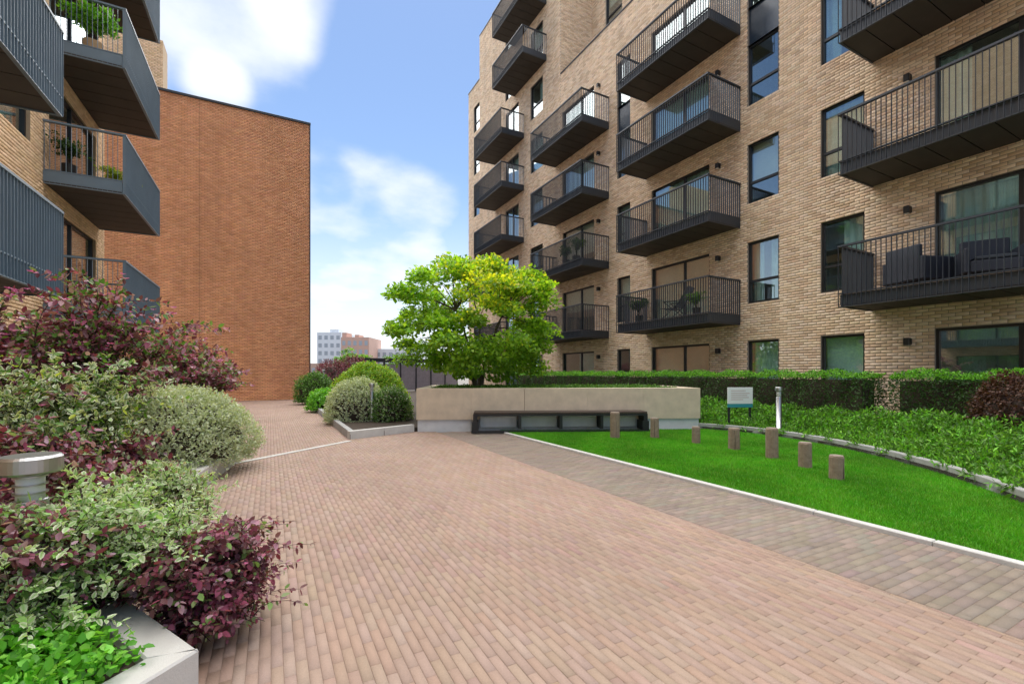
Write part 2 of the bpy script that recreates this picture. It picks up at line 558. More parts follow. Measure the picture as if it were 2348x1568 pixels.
# ------------------------------------------------------------------ windows, doors, balconies, lights
CACHE = {}
def cached(key, fn):
    if key not in CACHE: CACHE[key] = fn()
    return CACHE[key]

class Face:
    """a vertical facade: origin, direction along it, outward normal"""
    def __init__(s, O, A, Nn):
        s.O, s.A, s.N = Vector(O), Vector(A), Vector(Nn)
        s.key = (tuple(A), tuple(Nn))
    def p(s, a, n, z): return s.O + s.A * a + s.N * n + Vector((0, 0, z))
    def box(s, mb, a0, a1, n0, n1, z0, z1, ch=0.0):   # in local axes (object origin supplies the position)
        p, q = s.A * a0 + s.N * n0, s.A * a1 + s.N * n1
        mb.box(min(p.x, q.x), max(p.x, q.x), min(p.y, q.y), max(p.y, q.y), z0, z1, ch)

def window(face, parent, a0, a1, z0, z1, lights, dress, name='window'):
    """lights: list of (u0,u1,v0,v1) fractions for the panes; bars follow from them"""
    w, h = round(a1 - a0, 3), round(z1 - z0, 3)
    k = (face.key, w, h, tuple(lights))
    fw = .055
    def fr():
        mb = MB()
        face.box(mb, 0, w, -.15, -.06, 0, fw); face.box(mb, 0, w, -.15, -.06, h - fw, h)
        face.box(mb, 0, fw, -.149, -.061, fw, h - fw); face.box(mb, w - fw, w, -.149, -.061, fw, h - fw)
        return mb.mesh(name)
    f = link(name, cached(('f',) + k, fr), MAT['frame'], parent, face.p(a0, 0, z0))
    us = sorted({u for l in lights for u in l[:2]} - {0, 1}); vs = sorted({v for l in lights for v in l[2:]} - {0, 1})
    for u in us:
        def mk(u=u):
            mb = MB(); face.box(mb, u*w - .035, u*w + .035, -.145, -.065, fw, h - fw); return mb.mesh('mullion')
        link('mullion', cached(('m', u) + k, mk), MAT['frame'], f)
    for v in vs:
        def mk(v=v):
            mb = MB(); face.box(mb, fw, w - fw, -.144, -.066, v*h - .035, v*h + .035); return mb.mesh('transom')
        link('transom', cached(('t', v) + k, mk), MAT['frame'], f)
    for (u0, u1, v0, v1) in lights:
        def mk():
            mb = MB(); face.box(mb, u0*w + .02, u1*w - .02, -.112, -.104, v0*h + .02, v1*h - .02); return mb.mesh('pane')
        link('pane', cached(('p', u0, u1, v0, v1) + k, mk), MAT['glass'], f)
    def rm():
        mb = MB(); D = 2.2
        P = lambda a, n, z: tuple(face.A * a + face.N * n + Vector((0, 0, z)))
        e = .25
        mb.quad(P(-e, -D, -.3), P(w + e, -D, -.3), P(w + e, -D, h + .2), P(-e, -D, h + .2))
        mb.quad(P(-e, -.155, -.3), P(w + e, -.155, -.3), P(w + e, -D, -.3), P(-e, -D, -.3))
        mb.quad(P(-e, -.155, h + .2), P(w + e, -.155, h + .2), P(w + e, -D, h + .2), P(-e, -D, h + .2))
        mb.quad(P(-e, -.155, -.3), P(-e, -D, -.3), P(-e, -D, h + .2), P(-e, -.155, h + .2))
        mb.quad(P(w + e, -.155, -.3), P(w + e, -D, -.3), P(w + e, -D, h + .2), P(w + e, -.155, h + .2))
        return mb.mesh('room')
    link('room', cached(('r',) + k, rm), MAT['room'], f)
    if dress[0] == 'blind':
        def bl():
            mb = MB(); face.box(mb, .03, w - .03, -.262, -.25, h * (1 - dress[1]), h - .01); face.box(mb, .03, w - .03, -.275, -.24, h * (1 - dress[1]) - .03, h * (1 - dress[1])); return mb.mesh('roller_blind')
        link('roller_blind', cached(('b', dress) + k, bl), MAT[dress[2]], f)
    elif dress[0] == 'curtain':
        def cu():
            mb = MB()
            for (s, e) in dress[1]:
                n = max(6, int((e - s) * w / .035)); b = len(mb.v)
                for i in range(n + 1):
                    u = (s + (e - s) * i / n) * w
                    nn = -.30 + .035 * math.sin(i * 1.35) + .015 * math.sin(i * .53)
                    for zz in (.02, h - .02): mb.v.append(tuple(face.A * u + face.N * nn + Vector((0, 0, zz))))
                for i in range(n): mb.f.append((b + 2*i, b + 2*i + 2, b + 2*i + 3, b + 2*i + 1))
            return mb.mesh('curtain', True)
        link('curtain', cached(('c', dress) + k, cu), MAT[dress[2]], f)
    return f

WIN = [(0, 1, 0, .36), (0, 1, .36, 1)]
DOOR2 = [(0, .42, 0, 1), (.42, 1, 0, 1)]
DOOR3 = [(0, .5, 0, 1), (.5, 1, 0, 1)]

def balcony(face, parent, a0, a1, z, depth=1.5, mat=None, height=1.38, pitch=.092, fd=.036, fe=.048):
    mat = mat or MAT['metal']
    Ln = round(a1 - a0, 3); k = (face.key, Ln, depth, height)
    def slab():
        mb = MB(); face.box(mb, 0.012, Ln - .012, .0, depth - .075, .05, .29); return mb.mesh('balcony')
    def soff():
        mb = MB(); n = max(2, int(Ln / .5)); s = Ln / n
        for i in range(n): face.box(mb, i*s + .016, (i+1)*s - .006 - (.01 if i == n-1 else 0), .004, depth - .085, .022, .049)
        return mb.mesh('soffit')
    def deck():
        mb = MB(); n = int((depth - .1) / .145)
        for i in range(n): face.box(mb, .03, Ln - .03, .01 + i*.145, .01 + i*.145 + .138, .292, .315)
        return mb.mesh('decking')
    def fins_front():
        mb = MB(); n = int(Ln / pitch); s = Ln / n
        for i in range(n + 1): face.box(mb, max(0, i*s - .0035), min(Ln, i*s + .0035), depth - fd, depth, .012, height - .012)
        face.box(mb, .006, Ln - .006, depth - .07, depth - .012, .30, .325)
        face.box(mb, .006, Ln - .006, depth - .07, depth - .012, .0, .02)
        return mb.mesh('balustrade')
    def fins_end(a):
        mb = MB(); n = int((depth - .08) / pitch); s = (depth - .08) / n
        for i in range(n): face.box(mb, a + .03 - fe / 2, a + .03 + fe / 2, .012 + i*s, .019 + i*s, .012, height - .012)
        face.box(mb, a + .012, a + .05, .012, depth - .075, .30, .325)
        face.box(mb, a + .012, a + .05, .012, depth - .075, .0, .02)
        return mb.mesh('balustrade')
    def rail():
        mb = MB()
        face.box(mb, -.006, Ln + .006, depth - .068, depth + .006, height - .012, height + .03)
        face.box(mb, -.006, .066, .0, depth - .07, height - .012, height + .029)
        face.box(mb, Ln - .066, Ln + .006, .0, depth - .07, height - .012, height + .029)
        return mb.mesh('handrail')
    b = link('balcony', cached(('bs',) + k, slab), mat, parent, face.p(a0, 0.012, z))
    link('soffit', cached(('bo',) + k, soff), MAT['soffit'], b)
    link('decking', cached(('bd',) + k, deck), MAT['timber'], b)
    link('balustrade', cached(('bf', mat.name) + k, fins_front), mat, b)
    link('balustrade', cached(('be0', mat.name) + k, lambda: fins_end(0.0)), mat, b)
    link('balustrade', cached(('be1', mat.name) + k, lambda: fins_end(Ln - .06)), mat, b)
    link('handrail', cached(('bh', mat.name) + k, rail), mat, b)
    return b

def wall_light(face, parent, a, z):
    def mk():
        mb = MB(); face.box(mb, -.06, .06, .0, .02, -.07, .07, .004); face.box(mb, -.055, .055, .02, .15, -.085, .085, .012); return mb.mesh('wall_light')
    def mk2():
        mb = MB(); face.box(mb, -.04, .04, .035, .135, -.09, -.0855); return mb.mesh('lens')
    o = link('wall_light', cached(('wl', face.key), mk), MAT['dark'], parent, face.p(a, .01, z))
    link('lens', cached(('wl2', face.key), mk2), MAT['lamp'], o)

# ================================================================== THE SETTING
XF = 13.0          # right facade plane
STO = 3.02         # storey height
BED_R = [(1.49, 10.10), (3.16, 10.75), (5.2, 10.1), (13.0, 10.1), (13.0, 33.0), (1.45, 33.0)]
BED_L = [(-2.6, .05), (-.27, 2.34), (-1.15, 3.92), (-.45, 8.35), (-1.0, 10.4), (-3.9, 10.9), (-4.45, 10.9), (-4.45, .05)]

g = MB(); g.quad((-900, -900, -.03), (900, -900, -.03), (900, 1800, -.03), (-900, 1800, -.03))
tag(g.obj('ground', MAT['ground']), 'plain grey-brown ground stretching to the horizon', 'ground', kind='structure')

pav = MB(); pav.quad((-4.49, -4, -.008), (3.5, -4, -.008), (3.5, 26.49, -.008), (-4.49, 26.49, -.008))
paving = tag(pav.obj('paving', MAT['joint']), 'pink clay block paving of the courtyard path', 'paving', kind='structure')
rects = courses(-3.0, 26.48, -4.3, 3.495, [], bl=.204, bh=.0525, j=.0025)     # a along Y, b along X
cx_, cy_ = (rects[:, 2] + rects[:, 3]) / 2, (rects[:, 0] + rects[:, 1]) / 2
keep = ~inpoly(cx_, cy_, BED_L) & ~inpoly(cx_, cy_, BED_R)
keep &= ~((cx_ < -1.5) & (cy_ < 8))
rects = rects[keep]
vis = lambda c, px, py: (c[:, 0] > -.15) & (c[:, 1] > .6)
place_pieces(paving, 'paver', 'block_pavers', rects, PAL_PAVE, MAT['paver'], (0, 0, -.006), (0, 1, 0), (1, 0, 0), (0, 0, 1), .0035, .0015, 300, .201, vis)

bnd = MB(); bnd.quad((3.5, -4, -.007), (4.75, -4, -.007), (4.75, 10.3, -.007), (3.5, 10.3, -.007))
band = tag(bnd.obj('border_paving', MAT['joint']), 'greyer block paving band along the lawn kerb', 'paving', kind='structure')
rects = courses(3.505, 4.745, -2.0, 10.15, [], bl=.204, bh=.068, j=.0025)    # a along X, b along Y
cx_, cy_ = (rects[:, 0] + rects[:, 1]) / 2, (rects[:, 2] + rects[:, 3]) / 2
place_pieces(band, 'paver', 'block_pavers', rects, PAL_BAND, MAT['paver'], (0, 0, -.006), (1, 0, 0), (0, 1, 0), (0, 0, 1), .0035, .0015, 300, .201)

# pale strip crossing the path
p0, p1 = Vector((-.5, 8.22, 0)), Vector((1.45, 9.85, 0))
strip = empty('drain_strip', p0, math.atan2(p1.y - p0.y, p1.x - p0.x))
strip['kind'] = 'structure'
tag(strip, 'thin pale stone strip crossing the pink paving between the two beds', 'strip')
nst = 8; sl = (p1 - p0).length / nst
for i in range(nst):
    MB().box(i * sl + .003, (i + 1) * sl - .003, -.05, .05, -.004, .0085, .002).obj('stone', MAT['concrete'], strip)

# ------------------------------------------------------------------ kerbs and lawn
CURVE = [(9.30, 7.80), (9.62, 6.9), (9.66, 5.96), (9.32, 4.75), (8.72, 3.62), (7.95, 2.6), (7.0, 1.70), (6.0, .75), (5.2, -.4), (4.84, -1.6)]
def smooth_curve(pts, n):
    P = np.array(pts); t = np.arange(len(P)); tt = np.linspace(0, len(P) - 1, n)
    out = []
    for v in tt:
        i = int(min(v, len(P) - 2)); f = v - i
        a, b, c, d = P[max(i-1, 0)], P[i], P[i+1], P[min(i+2, len(P)-1)]
        out.append(.5 * ((2*b) + (-a + c)*f + (2*a - 5*b + 4*c - d)*f*f + (-a + 3*b - 3*c + d)*f**3))
    return np.array(out)
CV = smooth_curve(CURVE, 40)
WPL, WPR = Vector((3.07, 10.62, 0)), Vector((9.34, 7.70, 0))      # bench wall, front foot
LAWN = [(4.83, -1.6), (4.83, 9.72)] + [(9.2, 7.70)] + [tuple(p) for p in CV]
lw = MB(); lw.f.append(tuple(range(len(LAWN)))[::-1]); lw.v = [(p[0], p[1], .012) for p in LAWN]
lawn = tag(lw.obj('lawn', MAT['turf']), 'lens-shaped mown green lawn', 'lawn', kind='structure')

kb = empty('lawn_kerb', (4.79, -2, 0)); kb['kind'] = 'structure'
tag(kb, 'straight pale concrete edging between lawn and grey paving band', 'kerb')
y = 0.0
while y < 11.7:
    MB().box(-.042, .042, y + .003, min(y + .912, 11.78), -.04, .035, .006).obj('edging', MAT['concrete'], kb)
    y += .915

ke = empty('curved_kerb', (0, 0, 0)); ke['kind'] = 'structure'
tag(ke, 'curved raised grey concrete kerb behind the lawn', 'kerb')
nrm = np.gradient(CV, axis=0); nrm /= np.linalg.norm(nrm, axis=1)[:, None]
out_n = np.stack([-nrm[:, 1], nrm[:, 0]], 1)
for i in range(0, len(CV) - 3, 3):
    mb = MB(); b = 0
    pts = CV[i:i+4]; nn = out_n[i:i+4]
    d0 = (pts[1] - pts[0]); d0 /= np.linalg.norm(d0)
    pts = pts.copy(); pts[0] += d0 * .004
    ringv = []
    for p, q in zip(pts, nn):
        ringv.append([(p[0], p[1], -.03), (p[0], p[1], .155), (p[0] + q[0]*.008, p[1] + q[1]*.008, .165), (p[0] + q[0]*.092, p[1] + q[1]*.092, .165), (p[0] + q[0]*.10, p[1] + q[1]*.10, .155), (p[0] + q[0]*.10, p[1] + q[1]*.10, -.03)])
    for rv in ringv: mb.v += rv
    for k in range(3):
        for m_ in range(6):
            mb.f.append((k*6 + m_, k*6 + (m_+1) % 6, (k+1)*6 + (m_+1) % 6, (k+1)*6 + m_))
    mb.f.append(tuple(range(6))); mb.f.append(tuple(range(18, 24))[::-1])
    mb.obj('kerb_stone', MAT['concrete_g'], ke)

# bed soil sheets
sb = MB(); sb.poly(BED_R, -.02, .10); sb.obj('planting_bed', MAT['soil']); tag(bpy.data.objects['planting_bed'], 'dark soil of the planting bed beside the path', 'soil', kind='structure')
SB2 = [tuple(p) for p in CV[::-1]] + [(9.34, 7.9), (10.0, 9.9), (12.95, 10.05), (12.95, -2.0), (5.0, -2.0)]
sb = MB(); sb.poly(SB2, -.02, .09); o = sb.obj('border_soil', MAT['soil']); tag(o, 'soil of the border between curved kerb and hedge', 'soil', kind='structure')

# ================================================================== RIGHT BUILDING
FR = Face((XF, 0, 0), (0, 1, 0), (-1, 0, 0))
apt = empty('apartment_building', (XF, 3, 0), 0, 'long buff brick apartment block with dark slatted balconies, right of the lawn', 'building')
apt.location = (0, 0, 0)
head = lambda k: 2.38 + STO * k
sill = lambda k: .52 + STO * k
flr = lambda k: 2.9 + .32 + STO * (k - 1) if k > 0 else .12
wcols = []          # (kind, a0, a1, floors)
opn = []
wins = []
dressings = [('curtain', ((0, .98),), 'curtain'), ('blind', .45, 'blind'), ('curtain', ((0, .4), (.65, 1)), 'curtain'), ('blind', .97, 'curtain'), ('blind', .62, 'blind'), ('curtain', ((0, .6),), 'curtain'), ('none',)]
for ci, (a0, a1, floors) in enumerate([(8.0, 8.97, range(0, 5)), (5.85, 6.86, range(0, 5)), (14.15, 14.93, range(0, 5)), (20.9, 22.2, range(0, 6)), (28.9, 30.3, range(0, 7))]):
    for k in floors:
        opn.append((a0, a1, sill(k), head(k)))
        wins.append((a0, a1, sill(k), head(k), WIN, dressings[(ci * 3 + k * 2) % 7]))
    if ci in (0, 2):   # tall glazed bays: dark spandrel between the third and fourth floors
        opn[-1] = (a0, a1, sill(4), head(4))
        opn.append((a0, a1, head(3), sill(4)))
for ci, (a0, a1, floors, li) in enumerate([(10.36, 12.96, range(0, 5), DOOR2), (1.9, 4.5, range(0, 5), DOOR3), (16.5, 19.0, range(0, 5), DOOR2), (23.6, 25.3, range(0, 8), DOOR3)]):
    for k in floors:
        zb = flr(k)
        opn.append((a0, a1, zb, head(k)))
        dr = {(0, 1): ('blind', .9, 'blind'), (1, 1): ('curtain', ((0, .98),), 'curtain'), (1, 0): ('blind', .96, 'dark_blind'), (1, 2): ('curtain', ((0, .25), (.8, 1)), 'curtain'), (0, 0): ('blind', .97, 'blind')}.get((ci, k), dressings[(ci * 2 + k * 3 + 1) % 7])
        wins.append((a0, a1, zb, head(k), li, dr))
# Lower facade: up to the parapet; tower part: higher; far end: in between
PAR, TOW, END_ = 16.5, 25.0, 22.0
ops_n = [o for o in opn if o[1] < 19.2]
ops_t = [o for o in opn if 19.2 < o[0] < 28.5]
ops_e = [o for o in opn if o[0] > 28.5]
ops_t += [(20.9, 22.2, sill(6), head(6))]; wins.append((20.9, 22.2, sill(6), head(6), WIN, dressings[1]))
seen_wall = lambda c, px, py: (py < 850) & (c[:, 2] < 3.0) & (px < 2335)
brick_wall(apt, (XF, 0, 0), (0, 1, 0), (-1, 0, 0), -7.0, 19.2, 0.0, PAR, ops_n, PAL_BUFF, MAT['mortar'], 300, zero=seen_wall)
brick_wall(apt, (XF, 0, 0), (0, 1, 0), (-1, 0, 0), 19.2, 29.3, 0.0, TOW, ops_t, PAL_BUFF, MAT['mortar'])
brick_wall(apt, (XF, 0, 0), (0, 1, 0), (-1, 0, 0), 29.3, 31.3, 0.0, END_, ops_e, PAL_BUFF, MAT['mortar'])
# set-back upper storey and the tower flank
FS = Face((15.0, 0, 0), (0, 1, 0), (-1, 0, 0))
sops = [(16.9, 18.1, sill(6), head(6)), (12.2, 13.4, sill(6), head(6)), (6.5, 7.7, sill(6), head(6)), (1.5, 2.7, sill(6), head(6))]
brick_wall(apt, (15.0, 0, 0), (0, 1, 0), (-1, 0, 0), -7.0, 19.2, PAR - .5, 22.4, sops, PAL_BUFF, MAT['mortar'])
brick_wall(apt, (0, 19.2, 0), (1, 0, 0), (0, -1, 0), XF + .001, 24.0, PAR - .5, TOW, [], PAL_BUFF, MAT['mortar'])
for o in sops: window(FS, apt, *o, WIN, ('blind', .3, 'blind'))
for w_ in wins: window(FR, apt, *w_)
for (a0, a1) in ((8.0, 8.97), (14.15, 14.93)):
    mb = MB(); FR.box(mb, 0, a1 - a0, -.14, -.07, .0, sill(4) - head(3))
    o = mb.obj('spandrel', MAT['spandrel'], apt, FR.p(a0, 0, head(3)))
    mb = MB(); FR.box(mb, 0, a1 - a0, -.07, -.055, -.02, .03); mb.obj('trim', MAT['frame'], o)
# roofs, flanks and copings
MB().box(XF + .25, 25, -7, 19.15, PAR - .62, PAR - .52).obj('roof', MAT['roof'], apt)
MB().box(15.25, 25, -7, 19.15, 22.2, 22.35).obj('roof', MAT['roof'], apt)
MB().box(XF + .25, 25, 19.25, 29.25, TOW - .4, TOW - .3).obj('roof', MAT['roof'], apt)
MB().box(XF + .25, 25, 29.3, 31.25, END_ - .4, END_ - .3).obj('roof', MAT['roof'], apt)
mb = MB(); mb.quad((XF, 31.3, 0), (25, 31.3, 0), (25, 31.3, END_), (XF, 31.3, END_)); mb.quad((XF, 29.3, END_), (25, 29.3, END_), (25, 29.3, TOW), (XF, 29.3, TOW))
mb.quad((25, -7, 0), (25, 31.3, 0), (25, 31.3, PAR), (25, -7, PAR)); mb.quad((25, 19.2, PAR), (25, 29.3, PAR), (25, 29.3, TOW), (25, 19.2, TOW)); mb.quad((25, -7, PAR), (25, 19.2, PAR), (25, 19.2, 22.4), (25, -7, 22.4)); mb.quad((XF, -7, 0), (25, -7, 0), (25, -7, PAR), (XF, -7, PAR))
mb.obj('rear_wall', MAT['mortar'], apt)
MB().box(XF - .04, XF + .3, -7, 19.19, PAR, PAR + .06, .008).obj('coping', MAT['coping'], apt)
MB().box(XF - .04, XF + .3, 19.21, 29.28, TOW, TOW + .06, .008).obj('coping', MAT['coping'], apt)
MB().box(XF - .04, XF + .3, 29.31, 31.34, END_, END_ + .06, .008).obj('coping', MAT['coping'], apt)
MB().box(14.96, 15.3, -7, 19.19, 22.4, 22.46, .008).obj('coping', MAT['coping'], apt)
BZ = lambda k: 2.9 + STO * (k - 1)
for (a0, a1, ks) in ((9.2, 13.26, (1, 2, 3, 4)), (1.65, 5.70, (1, 2, 3, 4)), (15.45, 19.65, (1, 2, 3, 4)), (22.95, 26.8, (1, 2, 3, 4, 5)), (20.5, 24.1, (6, 7))):
    for k in ks: balcony(FR, apt, a0, a1, BZ(k))
for (a, ks) in ((4.96, range(0, 5)), (9.97, range(0, 5)), (16.1, range(0, 5))):
    for k in ks: wall_light(FR, apt, a, 2.12 + STO * k)

# ================================================================== LEFT BUILDING
XL = -4.5
FL = Face((XL, 0, 0), (0, 1, 0), (1, 0, 0))
lft = empty('balcony_building', (0, 0, 0), 0, 'tan brick block with blue-grey slatted balconies at the left edge', 'building')
lz = lambda k: 2.65 + 3.0 * (k - 1)
ops = []
lw_ = []
for k in range(0, 5):
    zb = lz(k) + .33 if k > 0 else .1
    ops += [(14.25, 17.42, zb, 5.27 + 3 * (k - 1)), (11.7, 13.32, .28 + 3 * k, 2.25 + 3 * k), (6.9, 9.8, zb, 5.27 + 3 * (k - 1))]
    lw_ += [(14.25, 17.42, zb, 5.27 + 3 * (k - 1), DOOR3, (('curtain', ((.05, .3),), 'curtain'), ('blind', .3, 'blind'), ('none',), ('curtain', ((.1, .35),), 'curtain'), ('none',))[k]),
            (11.7, 13.32, .28 + 3 * k, 2.25 + 3 * k, WIN, dressings[k]), (6.9, 9.8, zb, 5.27 + 3 * (k - 1), DOOR3, dressings[(k + 2) % 7])]
brick_wall(lft, (XL, 0, 0), (0, 1, 0), (1, 0, 0), -2.0, 18.2, 0.0, 17.2, ops, PAL_TAN, MAT['mortar_tan'])
for w_ in lw_: window(FL, lft, *w_)
mb = MB(); mb.quad((XL, 18.2, 0), (-14, 18.2, 0), (-14, 18.2, 17.2), (XL, 18.2, 17.2)); mb.quad((XL, -2, 0), (-14, -2, 0), (-14, -2, 17.2), (XL, -2, 17.2)); mb.quad((-14, -2, 0), (-14, 18.2, 0), (-14, 18.2, 17.2), (-14, -2, 17.2))
mb.obj('rear_wall', MAT['tan'], lft)
MB().box(-14, XL - .3, -2, 18.15, 16.8, 16.9).obj('roof', MAT['roof'], lft)
MB().box(XL - .3, XL + .04, -2, 18.24, 17.2, 17.27, .008).obj('coping', MAT['coping'], lft)
for k in (1, 2, 3, 4): balcony(FL, lft, 13.9, 17.7, lz(k), 1.45, MAT['metal_l'], 1.40, .09, .06, .03)
for k in (1, 2, 3): balcony(FL, lft, 6.35, 10.2, lz(k), 1.45, MAT['metal_l'], 1.40, .09, .06, .03)

# ================================================================== BROWN GABLE
gab = empty('gable_building', (0, 0, 0), 0, 'tall windowless red-brown brick gable at the end of the path', 'building')
brick_wall(gab, (0, 26.5, 0), (1, 0, 0), (0, -1, 0), -14.0, 1.85, 0.0, 14.6, [], PAL_BROWN, MAT['mortar_red'], 300, zero=lambda c, px, py: (px > 560) & (py > 700))
mb = MB(); mb.quad((1.85, 26.5, 0), (1.85, 40, 0), (1.85, 40, 14.6), (1.85, 26.5, 14.6)); mb.quad((-14, 40, 0), (1.85, 40, 0), (1.85, 40, 14.6), (-14, 40, 14.6)); mb.quad((-14, 26.5, 0), (-14, 40, 0), (-14, 40, 14.6), (-14, 26.5, 14.6))
mb.obj('rear_wall', MAT['mortar_red'], gab)
MB().box(-14, 1.6, 26.8, 40, 14.2, 14.3).obj('roof', MAT['roof'], gab)
MB().box(-14.04, 1.91, 26.44, 26.8, 14.6, 14.72, .01).obj('coping', MAT['coping'], gab)
MB().box(-3.006, -2.994, 26.486, 26.499, 0, 14.59).obj('movement_joint', MAT['mortar_red'], gab)
MB().box(1.852, 1.90, 26.47, 26.62, 0, 14.59).obj('corner_trim', MAT['coping'], gab)
pent = empty('rooftop_block', (0, 0, 0), 0, 'pale tan brick upper storey rising behind the brown gable, beside the balconies', 'building')
brick_wall(pent, (0, 27.6, 0), (1, 0, 0), (0, -1, 0), -14.0, -4.62, 14.25, 17.6, [], PAL_TAN, MAT['mortar_tan'])
mb = MB(); mb.quad((-4.62, 27.6, 14.25), (-4.62, 28.7, 14.25), (-4.62, 28.7, 17.6), (-4.62, 27.6, 17.6)); mb.quad((-14, 27.6, 17.6), (-4.62, 27.6, 17.6), (-4.62, 28.7, 17.6), (-14, 28.7, 17.6)); mb.quad((-14, 28.7, 14.25), (-4.62, 28.7, 14.25), (-4.62, 28.7, 17.6), (-14, 28.7, 17.6))
mb.obj('side_wall', MAT['tan'], pent)
# ================================================================== PLANTS: leaf geometry
T_BIG = np.array([(0,0,0), (.30,-.46,.02), (.68,-.36,-.02), (1,0,-.10), (.68,.36,-.02), (.30,.46,.02), (.32,0,-.07), (.68,0,-.10)])
F_BIG3 = np.array([(0,1,6), (2,3,7), (0,6,5), (7,3,4)]); F_BIG4 = np.array([(1,2,7,6), (6,7,4,5)])
T_SM = np.array([(0,0,0), (.45,-.5,.05), (1,0,-.06), (.45,.5,.05)])
F_SM = np.array([(0,1,2), (0,2,3)])

def unit(v):
    return v / np.maximum(np.linalg.norm(v, axis=-1, keepdims=True), 1e-9)

def leaves_mesh(name, P, U, Nh, ln, wd, cc, ce=None, big=False):
    """P root, U direction, Nh rough facing, ln/wd size, cc colour of the middle, ce colour of the rim"""
    n = len(P); U = unit(U)
    Vv = unit(np.cross(Nh, U)); W = np.cross(U, Vv)
    T = T_BIG if big else T_SM
    ln = np.broadcast_to(np.asarray(ln, float), (n,)); wd = np.broadcast_to(np.asarray(wd, float), (n,))
    X = P[:, None, :] + U[:, None, :] * (T[None, :, 0:1] * ln[:, None, None]) + Vv[:, None, :] * (T[None, :, 1:2] * wd[:, None, None]) + W[:, None, :] * (T[None, :, 2:3] * ln[:, None, None])
    k = len(T); base = np.arange(n)[:, None, None] * k
    C = np.repeat(cc[:, None, :], k, axis=1)
    if ce is not None:
        rim = [1, 2, 3, 4, 5] if big else [1, 3]
        C[:, rim, :] = ce[:, None, :]
    if big:
        polys = [(base + F_BIG3[None]).reshape(-1, 3), (base + F_BIG4[None]).reshape(-1, 4)]
    else:
        polys = [(base + F_SM[None]).reshape(-1, 3)]
    return np_mesh(name, X.reshape(-1, 3), polys, C.reshape(-1, 3), smooth=big)

def palette(pal, n, jit=.16):
    p = np.array(pal)[rng.integers(0, len(pal), n)]
    return np.clip(p * (1 + rng.normal(0, jit, (n, 1))), .002, .9)

def rdir(n):
    return unit(rng.normal(size=(n, 3)))

GREEN = [(.09,.21,.035), (.12,.26,.04), (.075,.17,.035), (.15,.31,.05)]
BRIGHT = [(.15,.44,.035), (.20,.50,.045), (.12,.37,.03), (.26,.55,.06)]
LIME = [(.36,.48,.045), (.43,.52,.06), (.28,.43,.045)]
DARKG = [(.035,.085,.018), (.045,.105,.022), (.055,.13,.026), (.04,.09,.022)]
PURPLE = [(.21,.05,.095), (.26,.06,.11), (.12,.032,.055), (.33,.09,.16), (.15,.055,.065), (.22,.10,.11)]
MAUVE = [(.46,.28,.34), (.40,.20,.28), (.24,.32,.14), (.52,.33,.42), (.20,.34,.10)]
SAGE = [(.38,.47,.28), (.45,.52,.34), (.31,.42,.23), (.50,.56,.39)]
CREAM = [(.72,.74,.58), (.66,.70,.53), (.76,.77,.64)]
PINK = [(.65,.18,.38), (.72,.30,.48), (.58,.12,.28)]

def bez(a, b, c, t):
    return (1-t)**2 * a + 2*t*(1-t) * b + t*t * c

